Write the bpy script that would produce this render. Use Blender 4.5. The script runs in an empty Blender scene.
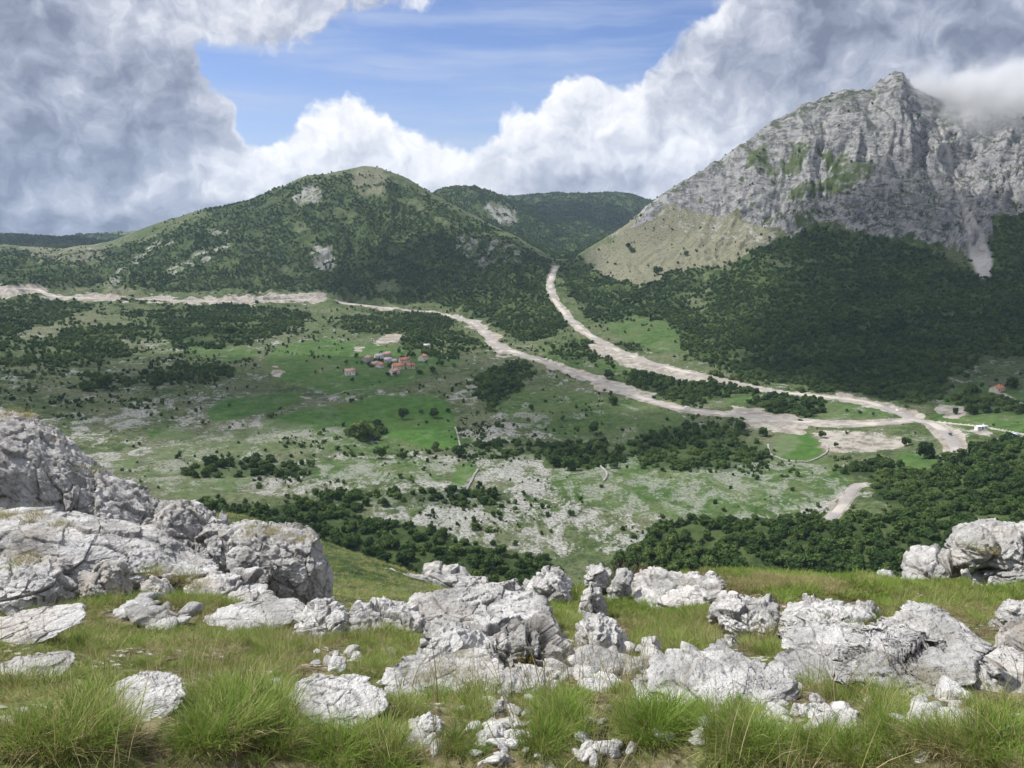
import bpy, math, random
import numpy as np
# ------------------------------------------------------------------ camera
W, HT = 1024, 768
F = 773.0
PITCH = math.radians(12.3)
SC = bpy.context.scene
COL = SC.collection
cam_d = bpy.data.cameras.new('camera')
cam = bpy.data.objects.new('camera', cam_d)
COL.objects.link(cam)
cam.location = (0, 0, 0)
cam.rotation_euler = (math.pi / 2 - PITCH, 0, 0)
cam_d.sensor_width = 36.0
cam_d.lens = F / W * 36.0
cam_d.clip_start = 0.05
cam_d.clip_end = 60000
SC.camera = cam
# ------------------------------------------------------------------ light
SUN_EL = math.radians(54)
SUN_AZ = math.radians(-70)       # measured from +Y (the view direction) towards +X
SDIR = np.array([math.sin(SUN_AZ) * math.cos(SUN_EL), math.cos(SUN_AZ) * math.cos(SUN_EL), math.sin(SUN_EL)])
sun_d = bpy.data.lights.new('sun', 'SUN')
sun_d.energy = 5.0
sun_d.angle = math.radians(0.6)
sun_d.color = (1.0, 0.965, 0.91)
sun = bpy.data.objects.new('sun', sun_d)
COL.objects.link(sun)
from mathutils import Vector
sun.rotation_euler = Vector(SDIR.tolist()).to_track_quat('Z', 'Y').to_euler()
SC.view_settings.view_transform = 'Standard'
SC.view_settings.look = 'None'
SC.view_settings.gamma = 1
SC.view_settings.exposure = 0.33
SC.view_settings.use_curve_mapping = False
cy = SC.cycles
SC.render.engine = 'CYCLES'
cy.use_denoising = True
cy.use_adaptive_sampling = True
cy.adaptive_threshold = 0.025
cy.max_bounces = 4
cy.diffuse_bounces = 2
cy.glossy_bounces = 1
cy.transmission_bounces = 2
cy.volume_bounces = 1
cy.transparent_max_bounces = 12
cy.sample_clamp_indirect = 4
cy.volume_step_rate = 1.5
cy.volume_max_steps = 128


# ------------------------------------------------------------------ node helper
class NT:
    def __init__(s, tree, clear=True):
        s.t = tree
        if clear:
            tree.nodes.clear()

    def n(s, typ, ins=None, **props):
        nd = s.t.nodes.new(typ)
        for k, v in props.items():
            setattr(nd, k, v)
        if ins:
            for k, v in ins.items():
                s.set(nd.inputs[k], v)
        return nd

    def set(s, sock, v):
        if isinstance(v, bpy.types.NodeSocket):
            s.t.links.new(v, sock)
        elif isinstance(v, bpy.types.Node):
            s.t.links.new(v.outputs[0], sock)
        else:
            sock.default_value = v

    def m(s, op, a, b=0.0, c=0.0, clamp=False):
        nd = s.n('ShaderNodeMath', {0: a, 1: b, 2: c}, operation=op)
        nd.use_clamp = clamp
        return nd.outputs[0]

    def vm(s, op, a, b=(0, 0, 0), out=0):
        nd = s.n('ShaderNodeVectorMath', {0: a, 1: b}, operation=op)
        return nd.outputs[out]

    def mix(s, f, a, b, mode='MIX'):
        nd = s.n('ShaderNodeMix', data_type='RGBA', blend_type=mode)
        s.set(nd.inputs[0], f)
        s.set(nd.inputs[6], a if not isinstance(a, tuple) else (*a, 1)[:4])
        s.set(nd.inputs[7], b if not isinstance(b, tuple) else (*b, 1)[:4])
        return nd.outputs[2]

    def ss(s, x, lo, hi):
        nd = s.n('ShaderNodeMapRange', {0: x, 1: lo, 2: hi, 3: 0.0, 4: 1.0}, interpolation_type='SMOOTHSTEP')
        return nd.outputs[0]

    def noise(s, vec, scale, detail=4, rough=0.55, dist=0.0, out=0):
        return s.n('ShaderNodeTexNoise', {'Vector': vec, 'Scale': scale, 'Detail': detail, 'Roughness': rough, 'Distortion': dist}).outputs[out]


def new_mat(name):
    m = bpy.data.materials.new(name)
    m.use_nodes = True
    return m, NT(m.node_tree)


def tag(o, label=None, cat=None, group=None, kind=None):
    if label: o['label'] = label
    if cat: o['category'] = cat
    if group: o['group'] = group
    if kind: o['kind'] = kind
    return o


# ------------------------------------------------------------------ numpy noise
def _hash(ix, iy, iz, seed):
    h = (ix.astype(np.int64) * 374761393 + iy.astype(np.int64) * 668265263 + iz.astype(np.int64) * 2147483647 + seed * 144665) & 0xFFFFFFFF
    h = ((h ^ (h >> 13)) * 1274126177) & 0xFFFFFFFF
    h = ((h ^ (h >> 16)) * 2246822519) & 0xFFFFFFFF
    return ((h ^ (h >> 15)) & 0xFFFFFF) / float(0xFFFFFF)


def vnoise2(x, y, seed=0):
    ix = np.floor(x); iy = np.floor(y)
    fx = x - ix; fy = y - iy
    ux = fx * fx * fx * (fx * (fx * 6 - 15) + 10); uy = fy * fy * fy * (fy * (fy * 6 - 15) + 10)
    z = np.zeros_like(ix)

    def g(dx, dy):
        a = _hash(ix + dx, iy + dy, z, seed) * 2 * np.pi
        return np.cos(a) * (fx - dx) + np.sin(a) * (fy - dy)
    return ((g(0, 0) * (1 - ux) + g(1, 0) * ux) * (1 - uy) + (g(0, 1) * (1 - ux) + g(1, 1) * ux) * uy) * 1.5


def fbm2(x, y, oct=4, seed=0, gain=0.5, ridge=False):
    s = 0; a = 1.0; tot = 0
    for i in range(oct):
        v = vnoise2(x, y, seed + i * 17)
        if ridge:
            v = 1 - 2 * np.abs(v)
        s = s + v * a; tot += a
        a *= gain
        x, y = x * 1.62 - y * 1.21 + 3.1, x * 1.21 + y * 1.62 + 7.7
    return s / tot


def vnoise3(p, seed=0):
    i = np.floor(p); f = p - i
    u = f * f * (3 - 2 * f)
    r = 0
    for dx in (0, 1):
        for dy in (0, 1):
            for dz in (0, 1):
                w = (u[:, 0] if dx else 1 - u[:, 0]) * (u[:, 1] if dy else 1 - u[:, 1]) * (u[:, 2] if dz else 1 - u[:, 2])
                r = r + w * _hash(i[:, 0] + dx, i[:, 1] + dy, i[:, 2] + dz, seed)
    return r * 2 - 1


def fbm3(p, oct=4, seed=0, gain=0.5, ridge=False):
    s = 0; a = 1.0; tot = 0
    for k in range(oct):
        v = vnoise3(p, seed + 31 * k)
        if ridge:
            v = 1 - 2 * np.abs(v)
        s = s + a * v; tot += a; a *= gain
        p = p * 2.03 + 5.3
    return s / tot


def worley3(p, seed=0):
    """returns F1, F2, cell random vector (N,3), seed point"""
    i = np.floor(p)
    n = len(p)
    f1 = np.full(n, 9.0); f2 = np.full(n, 9.0)
    cr = np.zeros((n, 3)); cp = np.zeros((n, 3))
    for dx in (-1, 0, 1):
        for dy in (-1, 0, 1):
            for dz in (-1, 0, 1):
                c = i + (dx, dy, dz)
                q = np.stack([c[:, 0] + _hash(c[:, 0], c[:, 1], c[:, 2], seed + 1),
                              c[:, 1] + _hash(c[:, 0], c[:, 1], c[:, 2], seed + 2),
                              c[:, 2] + _hash(c[:, 0], c[:, 1], c[:, 2], seed + 3)], 1)
                d = np.linalg.norm(q - p, axis=1)
                better = d < f1
                f2 = np.where(better, f1, np.minimum(f2, d))
                f1 = np.where(better, d, f1)
                cp[better] = q[better]
                cb = c[better]
                cr[better] = np.stack([_hash(cb[:, 0], cb[:, 1], cb[:, 2], seed + 4), _hash(cb[:, 0], cb[:, 1], cb[:, 2], seed + 5), _hash(cb[:, 0], cb[:, 1], cb[:, 2], seed + 6)], 1) * 2 - 1
    return f1, f2, cr, cp


def sstep(x, a, b):
    t = np.clip((x - a) / (b - a), 0, 1)
    return t * t * (3 - 2 * t)


# ------------------------------------------------------------------ photograph measurements -> world
CP, SP = math.cos(PITCH), math.sin(PITCH)


def pix_dir(u, v):
    xr = (np.asarray(u, float) - 512) / F
    yu = (384 - np.asarray(v, float)) / F
    return np.stack([xr, CP + yu * SP, -SP + yu * CP], -1)


def project(x, y, z):
    d = y * CP - z * SP
    yy = y * SP + z * CP
    d = np.where(d < 0.01, 0.01, d)
    return 512 + F * x / d, 384 - F * yy / d


def inpoly(u, v, poly):
    u = np.asarray(u); v = np.asarray(v)
    p = np.asarray(poly, float)
    res = np.zeros(u.shape, bool)
    bb = (u >= p[:, 0].min()) & (u <= p[:, 0].max()) & (v >= p[:, 1].min()) & (v <= p[:, 1].max())
    if not bb.any():
        return res
    uu = u[bb]; vv = v[bb]
    ins = np.zeros(uu.shape, bool)
    j = len(p) - 1
    for i in range(len(p)):
        xi, yi = p[i]; xj, yj = p[j]
        if yi != yj:
            c = ((yi > vv) != (yj > vv)) & (uu < (xj - xi) * (vv - yi) / (yj - yi) + xi)
            ins ^= c
        j = i
    res[bb] = ins
    return res
# ------------------------------------------------------------------ sky and clouds (directional, at infinity)
world = bpy.data.worlds.new('World')
SC.world = world
world.use_nodes = True


def azel(u, v):
    d = pix_dir(u, v); d = d / np.linalg.norm(d)
    return math.degrees(math.atan2(d[0], d[1])), math.degrees(math.asin(d[2]))


# the outline of the cloud bank as seen in the photograph: (u, v) along its upper edge, and the lower edge of the high sheet
TOP = [(-300,-260),(150,-160),(185,20),(205,62),(232,90),(240,128),(262,142),(285,134),(300,112),(330,100),(350,86),(368,100),(395,124),(425,146),(452,154),(478,142),(500,118),(535,104),(560,78),(590,66),(612,78),(640,70),(652,46),(680,34),(712,20),(738,-30),(770,-200),(1300,-300)]
BOT = [(-300,120),(150,80),(200,44),(260,34),(330,34),(385,24),(425,14),(450,-12),(560,-60),(660,-50),(720,-10),(760,30),(1300,60)]
#        u, v, half width, half height, strength of the grey
DARK = [(10, 100, 185, 125, 1.2), (-40, 246, 270, 36, 1.6), (250, 222, 150, 26, 1.0), (150, 190, 110, 50, 0.6), (930, 10, 270, 90, 1.1), (1130, 90, 200, 190, 0.8), (250, 4, 220, 40, 0.75), (630, 188, 130, 20, 0.6), (820, 90, 80, 50, 0.4)]
E0, E1 = -6.0, 46.0          # elevations, degrees, mapped to 0..1 in the curves
A0, A1 = -60.0, 60.0


def curve_node(t, pts, az):
    nd = t.n('ShaderNodeFloatCurve')
    cu = nd.mapping.curves[0]
    P = []
    for u, v in pts:
        a, e = azel(u, v)
        P.append(((a - A0) / (A1 - A0), (e - E0) / (E1 - E0)))
    P = [p for p in P if 0 < p[0] < 1]
    cu.points[0].location = (0, min(max(P[0][1], 0), 1)); cu.points[1].location = (1, min(max(P[-1][1], 0), 1))
    for x, y in P:
        cu.points.new(x, min(max(y, 0), 1))
    nd.mapping.use_clip = False
    nd.mapping.update()
    t.set(nd.inputs['Value'], t.n('ShaderNodeMapRange', {0: az, 1: A0, 2: A1, 3: 0.0, 4: 1.0}).outputs[0])
    return t.m('ADD', t.m('MULTIPLY', nd.outputs[0], E1 - E0), E0)


t = NT(world.node_tree)
geo = t.n('ShaderNodeTexCoord').outputs['Generated']
dirn = t.vm('NORMALIZE', geo)
sep = t.n('ShaderNodeSeparateXYZ', {0: dirn})
az_ = t.m('MULTIPLY', t.m('ARCTAN2', sep.outputs[0], sep.outputs[1]), 180 / math.pi)
el_ = t.m('MULTIPLY', t.m('ARCSINE', sep.outputs[2]), 180 / math.pi)
q = t.n('ShaderNodeCombineXYZ', {0: az_, 1: el_, 2: 0.0}).outputs[0]
wn = t.vm('SUBTRACT', t.n('ShaderNodeTexNoise', {'Vector': q, 'Scale': 0.30, 'Detail': 3.0, 'Roughness': 0.6}).outputs['Color'], (0.5, 0.5, 0.5))
qw = t.vm('ADD', q, t.vm('MULTIPLY', wn, (3.4, 3.0, 0)))
sq_ = t.n('ShaderNodeSeparateXYZ', {0: qw})
top = curve_node(t, TOP, sq_.outputs[0]); bot = curve_node(t, BOT, sq_.outputs[0])
cov = t.m('SMOOTH_MAX', t.m('SUBTRACT', top, sq_.outputs[1]), t.m('MULTIPLY', t.m('SUBTRACT', sq_.outputs[1], bot), 0.45), 1.2)


def heaps(off, det):
    v = qw if off is None else t.vm('ADD', qw, off)
    return t.noise(v, 0.13, det, 0.57)


r0 = heaps(None, 8.0); r1 = heaps((-0.55, 0.75, 0), 7.0)
vz = t.n('ShaderNodeTexVoronoi', {'Vector': qw, 'Scale': 0.33, 'Smoothness': 1.0}, feature='SMOOTH_F1').outputs['Distance']
thick = t.m('ADD', t.m('MULTIPLY', cov, 0.55), t.m('MULTIPLY', t.m('SUBTRACT', r0, 0.5), 5.0))
gen = t.m('MULTIPLY', t.m('SUBTRACT', t.noise(dirn, 2.2, 3.0, 0.6), 0.48), 8.0)
outside = t.ss(el_, 22.0, 34.0)
thick = t.n('ShaderNodeMix', {0: outside, 2: thick, 3: gen}).outputs[0]
alpha = t.ss(thick, -0.1, 0.5)
crisp = t.ss(thick, 0.0, 2.2)
lit = t.m('MULTIPLY', t.m('SUBTRACT', r0, r1), 2.3)
rim = t.m('MULTIPLY', t.ss(cov, 4.0, 0.0), 0.16)
dk = None
for (u, v, su, sv, st_) in DARK:
    a, e = azel(u, v); k = math.degrees(1 / F) * 1.2
    ln = t.vm('LENGTH', t.vm('DIVIDE', t.vm('SUBTRACT', qw, (a, e, 0)), (su * k, sv * k, 1)), out=1)
    g_ = t.m('MULTIPLY', t.ss(ln, 1.2, 0.25), st_)
    dk = g_ if dk is None else t.m('MAXIMUM', dk, g_)
dark = t.m('MULTIPLY', dk, t.m('ADD', 0.8, t.m('MULTIPLY', t.m('SUBTRACT', 0.5, r0), 1.6)), clamp=True)
val = t.m('ADD', t.m('ADD', t.m('ADD', 0.76, lit), rim), t.m('MULTIPLY', dark, -0.62))
val = t.m('ADD', val, t.m('MULTIPLY', t.m('SUBTRACT', 0.45, vz), 0.13))
ramp = t.n('ShaderNodeValToRGB', {0: val})
cr_ = ramp.color_ramp
cr_.elements[0].position = 0.0; cr_.elements[0].color = (0.17, 0.20, 0.28, 1)
cr_.elements[1].position = 1.0; cr_.elements[1].color = (0.88, 0.88, 0.91, 1)
for p_, c_ in ((0.25, (0.28, 0.315, 0.41, 1)), (0.5, (0.43, 0.46, 0.55, 1)), (0.75, (0.66, 0.68, 0.74, 1))):
    e_ = cr_.elements.new(p_); e_.color = c_
skyt = t.n('ShaderNodeTexSky', sky_type='NISHITA', sun_disc=False)
skyt.sun_elevation = SUN_EL
skyt.sun_rotation = SUN_AZ
skyt.altitude = 1200
skyt.dust_density = 0.6
skyt.ozone_density = 3.0
sky_c = t.vm('MULTIPLY', skyt.outputs[0], (0.082, 0.082, 0.102))
# thin high streaks
st_v = t.vm('MULTIPLY', t.vm('ADD', q, t.vm('MULTIPLY', wn, (1.5, 0.6, 0))), (0.035, 0.36, 1))
st_k = t.ss(t.noise(st_v, 1.0, 4.0, 0.6), 0.38, 0.75)
hz_ = t.ss(el_, 13.0, 2.0)
sky_c = t.mix(t.m('ADD', t.m('MULTIPLY', st_k, 0.7), t.m('MULTIPLY', hz_, 0.25), clamp=True), sky_c, (0.46, 0.53, 0.68))
colr = t.mix(alpha, sky_c, ramp.outputs[0])
bg = t.n('ShaderNodeBackground', {0: colr, 1: 1.0})
wo = t.n('ShaderNodeOutputWorld')
t.set(wo.inputs[0], bg.outputs[0])
world.cycles.sampling_method = 'MANUAL'
world.cycles.sample_map_resolution = 512
# ------------------------------------------------------------------ terrain: one sheet, polar grid
az_d = np.radians(np.concatenate([np.arange(-180, -80, 4.0), np.arange(-80, -38, 0.8), np.linspace(-38, 38, 1060), np.arange(38.8, 80, 0.8), np.arange(80, 180.1, 4.0)]))


def logsp(a, b, n):
    return np.exp(np.linspace(math.log(a), math.log(b), n, endpoint=False))


rr = np.concatenate([[0.02, 0.4], logsp(1.0, 30, 270), logsp(30, 340, 110), logsp(340, 1000, 340), logsp(1000, 2600, 440), logsp(2600, 5200, 100), [5250.0]])
NA, NR = len(az_d), len(rr)

LINES = [
 # (list of u, v, r)
 [(-300,768,0.02),(1300,768,0.02)],
 [(-300,768,1.2),(1300,768,1.2)],
 [(-300,760,2.1),(1300,760,2.1)],
 [(-300,690,3.6),(1300,690,3.6)],
 [(-300,640,6),(1300,640,6)],
 [(-300,615,9),(0,615,9),(290,614,9),(450,614,9),(560,608,9),(640,603,9.5),(1300,603,9.5)],
 [(-300,608,14),(300,608,14),(340,610,14),(450,618,14),(540,616,14),(600,594,13),(660,583,13),(760,580,13),(900,583,13),(1023,585,13),(1300,585,13)],
 [(-300,560,30),(100,570,30),(330,590,28),(450,604,27),(540,616,25),(640,615,25),(1300,615,25)],
 [(-300,500,75),(100,512,75),(230,514,72),(320,543,68),(420,578,58),(500,600,50),(560,625,45),(1300,640,45)],
 [(-300,610,150),(240,610,150),(1300,630,150)],
 [(-300,592,360),(1300,592,360)],
 [(-300,500,480),(0,500,480),(300,497,480),(420,492,485),(600,497,480),(800,500,480),(1300,500,480)],
 [(-300,449,600),(1300,449,600)],
 [(-300,402,750),(1300,402,750)],
 [(-300,350,1040),(0,352,1010),(256,352,1000),(384,354,980),(430,356,960),(470,366,900),(512,368,890),(560,366,890),(600,368,890),(700,368,880),(900,370,870),(1200,368,880)],
 [(-300,300,1650),(0,298,1650),(120,300,1620),(300,300,1600),(370,306,1480),(430,316,1350),(480,326,1230),(520,330,1180),(560,325,1150),(600,328,1100),(660,330,1080),(740,326,1080),(900,322,1080),(1200,320,1100)],
 [(-300,280,1950),(0,278,1950),(120,275,1950),(250,265,1880),(370,262,1800),(430,270,1700),(480,278,1550),(520,288,1450),(550,295,1400),(600,296,1380),(660,288,1370),(740,280,1350),(900,278,1330),(1200,275,1380)],
 [(-300,255,2300),(0,262,2300),(60,262,2250),(120,258,2250),(180,238,2150),(250,225,2150),(310,215,2120),(370,212,2080),(430,225,2000),(480,240,1850),(520,255,1700),(550,270,1600),(580,270,1600),(620,258,1600),(680,240,1620),(740,236,1600),(820,226,1580),(900,230,1560),(950,255,1560),(1000,220,1600),(1200,220,1650)],
 [(-300,236,2700),(0,247,2800),(60,250,2700),(110,243,2600),(150,226,2450),(200,211,2400),(250,202,2400),(280,188,2400),(305,177,2400),(325,175,2400),(345,169,2400),(364,165,2400),(378,167,2400),(395,174,2390),(410,181,2370),(430,192,2350),(455,206,2250),(490,225,2100),(520,240,1950),(542,254,1800),(556,262,1720),(572,260,1690),(587,250,1680),(610,237,1690),(640,215,1720),(680,187,1760),(700,174,1790),(735,153,1830),(760,136,1860),(785,119,1890),(805,108,1910),(835,98,1950),(868,91,1980),(884,84,1990),(893,74,2000),(904,73,2000),(910,84,2000),(925,93,2020),(960,107,2060),(990,103,2100),(1024,108,2150),(1200,105,2200),(1400,160,2300)],
 [(-300,262,3400),(0,262,3400),(150,260,3100),(370,225,2750),(430,215,2650),(470,225,2600),(520,245,2500),(560,262,2350),(620,256,2350),(680,205,2300),(750,185,2350),(900,135,2500),(1200,160,2700)],
 [(-300,240,4000),(0,236,4000),(60,240,3900),(120,246,3800),(370,215,3300),(430,196,3100),(445,194,3050),(470,191,3000),(490,196,3000),(515,208,3050),(560,226,3050),(600,236,3050),(650,240,3050),(750,200,3300),(1200,200,3500)],
 [(-300,262,4600),(0,250,4600),(60,255,4500),(300,235,4200),(450,208,3600),(520,218,3500),(600,222,3600),(650,230,3600),(800,215,3900),(1200,215,4000)],
 [(-300,250,5100),(0,243,5100),(300,220,4900),(450,203,4500),(500,199,4400),(540,198,4400),(600,196,4400),(630,197,4400),(650,202,4400),(700,215,4500),(1200,215,4800)],
 [(-300,262,5250),(1300,262,5250)],
]
K = len(LINES)
KR = np.zeros((K, NA)); KZ = np.zeros((K, NA))
for k, L in enumerate(LINES):
    a = np.array(L, float)
    if k == 18:
        du = np.arange(a[0, 0], a[-1, 0] + 1, 3.0)
        a = np.stack([du, np.interp(du, a[:, 0], a[:, 1]), np.interp(du, a[:, 0], a[:, 2])], 1)
    else:
        du = np.arange(a[0, 0], a[-1, 0] + 1, 10.0)
        a = np.stack([du, np.interp(du, a[:, 0], a[:, 1]), np.interp(du, a[:, 0], a[:, 2])], 1)
    d = pix_dir(a[:, 0], a[:, 1])
    az = np.arctan2(d[:, 0], d[:, 1]); hh = np.hypot(d[:, 0], d[:, 1])
    zz = a[:, 2] * d[:, 2] / hh
    if k < 2: zz = np.full(len(zz), -1.60)
    KR[k] = np.interp(az_d, az, a[:, 2]); KZ[k] = np.interp(az_d, az, zz)
    if k != 18:   # soften the joints between measured points
        m = (abs(az_d) < math.radians(38))
        i0, i1 = np.where(m)[0][[0, -1]]
        for arr in (KR, KZ):
            s_ = arr[k, i0:i1 + 1]
            ker = np.hanning(51); ker /= ker.sum()
            arr[k, i0:i1 + 1] = np.convolve(np.pad(s_, 25, 'edge'), ker, 'valid')
# monotone cubic along every azimuth
hK = np.diff(KR, axis=0); dK = np.diff(KZ, axis=0) / hK
mK = np.zeros_like(KZ)
w1 = 2 * hK[1:] + hK[:-1]; w2 = hK[1:] + 2 * hK[:-1]
same = dK[1:] * dK[:-1] > 0
with np.errstate(divide='ignore', invalid='ignore'):
    hm = (w1 + w2) / (w1 / dK[:-1] + w2 / dK[1:])
mK[1:-1] = np.where(same, hm, 0)
mK[0] = dK[0]; mK[-1] = dK[-1]
RR, AZ = np.meshgrid(rr, az_d, indexing='ij')
H = np.zeros((NR, NA))
for k in range(K - 1):
    m = (RR >= KR[k][None, :]) & ((RR < KR[k + 1][None, :]) | (k == K - 2))
    i, j = np.nonzero(m)
    tt = (RR[i, j] - KR[k, j]) / hK[k, j]
    tt = np.clip(tt, 0, 1)
    t2 = tt * tt; t3 = t2 * tt
    H[i, j] = (2 * t3 - 3 * t2 + 1) * KZ[k, j] + (t3 - 2 * t2 + tt) * hK[k, j] * mK[k, j] + (-2 * t3 + 3 * t2) * KZ[k + 1, j] + (t3 - t2) * hK[k, j] * mK[k + 1, j]
X = RR * np.sin(AZ); Y = RR * np.cos(AZ)
U0, V0 = project(X, Y, H)      # before relief


def grid_at(G, x, y):
    a = np.arctan2(x, y); r = np.hypot(x, y)
    fi = np.interp(r, rr, np.arange(NR)); fj = np.interp(a, az_d, np.arange(NA))
    i = np.clip(fi.astype(int), 0, NR - 2); j = np.clip(fj.astype(int), 0, NA - 2)
    di = fi - i; dj = fj - j
    return (G[i, j] * (1 - di) + G[i + 1, j] * di) * (1 - dj) + (G[i, j + 1] * (1 - di) + G[i + 1, j + 1] * di) * dj


def hit(u, v, rmin=1.2, rmax=5200.0, first=True):
    """where the sight line through a measured point of the photograph meets the land"""
    d = pix_dir(u, v)
    a = math.atan2(d[0], d[1]); sl = d[2] / math.hypot(d[0], d[1])
    fj = np.interp(a, az_d, np.arange(NA)); j = int(fj); dj = fj - j
    col = H[:, j] * (1 - dj) + H[:, min(j + 1, NA - 1)] * dj
    above = (rr * sl <= col) & (rr >= rmin) & (rr <= rmax)
    if not above.any():
        return None
    i = int(np.argmax(above))
    if i == 0:
        return None
    g0 = rr[i - 1] * sl - col[i - 1]; g1 = rr[i] * sl - col[i]
    f = g0 / (g0 - g1) if g0 != g1 else 0
    f = min(max(f, 0), 1)
    r = rr[i - 1] + (rr[i] - rr[i - 1]) * f
    return np.array([r * math.sin(a), r * math.cos(a), r * sl])


# relief -----------------------------------------------------------
far = RR > 200
skyd = np.abs(RR - KR[18][None, :]) / 300.0
keep = np.clip(skyd, 0.22, 1)                      # hold the measured skyline
mount = sstep(RR, KR[14][None, :] , KR[16][None, :])
right = sstep(AZ, math.radians(3.0), math.radians(9))
valley = sstep(RR, 330, 420) * (1 - mount)
wx = X + 25 * vnoise2(X / 90, Y / 90, 3); wy = Y + 25 * vnoise2(X / 90, Y / 90, 4)
# valley: knolls and karst ledges
ridg = fbm2((wx * 0.8 + wy * 0.6) / 120, (wy * 0.8 - wx * 0.6) / 55, 4, 11, ridge=True)
H += valley * (2.4 * fbm2(X / 110, Y / 110, 3, 5) + 2.6 * (ridg - 0.2) + 0.8 * fbm2(X / 14, Y / 14, 3, 8) + 0.25 * fbm2(X / 4, Y / 4, 2, 9))
# hillside gullies run down slope (towards the valley)
arc = AZ * 1900
g1 = fbm2(arc / 150 + 0.25 * vnoise2(RR / 200, AZ * 12, 2) * 2, RR / 520, 5, 21, 0.52, ridge=True)
g2 = fbm2(X / 70, Y / 70, 5, 23, 0.55, ridge=True)
cliff = np.zeros_like(H)
CLIFF = [(625,232),(650,205),(680,180),(700,165),(750,135),(790,110),(840,90),(900,60),(1100,60),(1400,60),(1400,210),(1100,222),(1024,215),(990,225),(985,262),(965,262),(930,250),(880,240),(820,225),(795,246),(770,232),(740,223),(700,213),(665,206)]
un = U0 + 9 * fbm2(X / 60, Y / 60, 3, 40); vn = V0 + 7 * fbm2(X / 60, Y / 60, 3, 41)
cliff[inpoly(un, vn, CLIFF) & (RR < KR[18][None, :] + 150) & (RR > 1200)] = 1
for _ in range(3):
    cliff[1:-1, 1:-1] = (cliff[1:-1, 1:-1] * 2 + cliff[2:, 1:-1] + cliff[:-2, 1:-1] + cliff[1:-1, 2:] + cliff[1:-1, :-2]) / 6
H += mount * keep * (sstep(RR, 1200, 1600) * (30 - 8 * right) * (g1 - 0.25) + 10 * (g2 - 0.2) + 1.6 * fbm2(X / 16, Y / 16, 3, 29))
bed0 = sstep(U0, 770, 820) * (1 - sstep(U0, 925, 965)) * sstep(V0, 150, 185)
# crags: blocks, buttresses and ledges of the cliff
g3 = fbm2(arc / 95 + 0.5 * vnoise2(arc / 110, RR / 110, 7), RR / 300 + 0.3 * vnoise2(arc / 60, RR / 60, 6), 6, 61, 0.58, ridge=True)
g4 = fbm2(X / 22, Y / 22, 4, 67, 0.62, ridge=True)
H += cliff * np.clip(keep, .3, 1) * ((56 - 24 * bed0) * (g3 - 0.25) + 10 * (g4 - .2))
Hw = H + 16 * vnoise2(X / 150, Y / 150, 71) + 4 * vnoise2(X / 30, Y / 30, 72) + 0.10 * arc
st = Hw / 19.0
fr_ = st - np.floor(st)
step = (sstep(fr_, 0.30, 0.62) - fr_) * 19.0
st2 = Hw / 6.3; f2_ = st2 - np.floor(st2)
step2 = (sstep(f2_, 0.25, 0.7) - f2_) * 6.3
bed = sstep(U0, 770, 820) * (1 - sstep(U0, 925, 965)) * sstep(V0, 150, 185)
H += cliff * (0.10 + 0.75 * bed) * (step * 0.8 + step2 * 0.7) * sstep(vnoise2(X / 90, Y / 90, 77), -0.5, 0.2)
# scree gully
GUL = [(940,128),(948,150),(953,175),(962,200),(975,235),(984,272)]
# near slope
nearm = (RR < 200)
H += sstep(RR, 4, 8) * (1 - sstep(RR, 20, 30)) * 0.30 * vnoise2(X / 2.6, Y / 2.6, 97) + np.where(RR < 40, 1, 0) * (0.10 * sstep(RR, 1.5, 3.5) * fbm2(X / 0.9, Y / 0.9, 4, 91) + 0.03 * fbm2(X / .2, Y / .2, 3, 92))
H += (sstep(RR, 22, 40) * (1 - sstep(RR, 150, 250))) * (0.35 * fbm2(X / 6, Y / 6, 4, 93) + 0.5 * np.clip(fbm2(X / 9, Y / 4, 3, 94, ridge=True) - .35, 0, 1))
H += sstep(RR, 2650, 2900) * (1 - sstep(RR, 6000, 9000)) * 16 * (fbm2(X / 260, Y / 260, 5, 95, ridge=True) - .25) * 0.8

# ------------------------------------------------------------------ roads
def spline(P, step_):
    P = np.asarray(P, float)
    out = []
    for i in range(len(P) - 1):
        p0 = P[max(i - 1, 0)]; p1 = P[i]; p2 = P[i + 1]; p3 = P[min(i + 2, len(P) - 1)]
        n = max(2, int(np.linalg.norm(p2[:2] - p1[:2]) / step_))
        for s in np.arange(n) / n:
            out.append(0.5 * ((2 * p1) + (-p0 + p2) * s + (2 * p0 - 5 * p1 + 4 * p2 - p3) * s * s + (-p0 + 3 * p1 - 3 * p2 + p3) * s ** 3))
    out.append(P[-1])
    return np.array(out)


ROADS = {
 'main': dict(pts=[(-40,286),(0,288),(20,287),(38,291),(60,297),(110,298),(160,300),(200,301),(250,301),(300,300),(345,303),(400,309),(435,313),(470,322),(486,334),(498,345),(530,357),(570,371),(610,386),(640,397),(675,407),(710,413),(760,418),(800,421),(850,424),(890,421),(915,419),(935,425),(948,433),(955,444),(957,453)], w=4.2, dirt=4.5),
 'upper': dict(pts=[(556,266),(551,277),(551,292),(560,308),(578,326),(600,341),(630,355),(665,367),(700,375),(740,385),(775,391),(800,394),(830,398),(865,402),(895,409),(915,419)], w=4.0, dirt=3.5),
 'lower': dict(pts=[(866,484),(856,486),(850,494),(843,504),(836,513),(826,522)], w=2.6, dirt=.8),
 'farm': dict(pts=[(925,421),(960,424),(990,428),(1024,434),(1060,440)], w=1.6, dirt=.6),
 'drive': dict(pts=[(1000,393),(1008,397),(1024,405),(1050,415)], w=1.8, dirt=1.5),
}
dist_road = np.full(H.shape, 1e3)
track_m = np.zeros(H.shape)
jm = np.where(np.abs(az_d) < math.radians(40))[0]; im = np.where((rr > 340) & (rr < 2600))[0]
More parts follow.
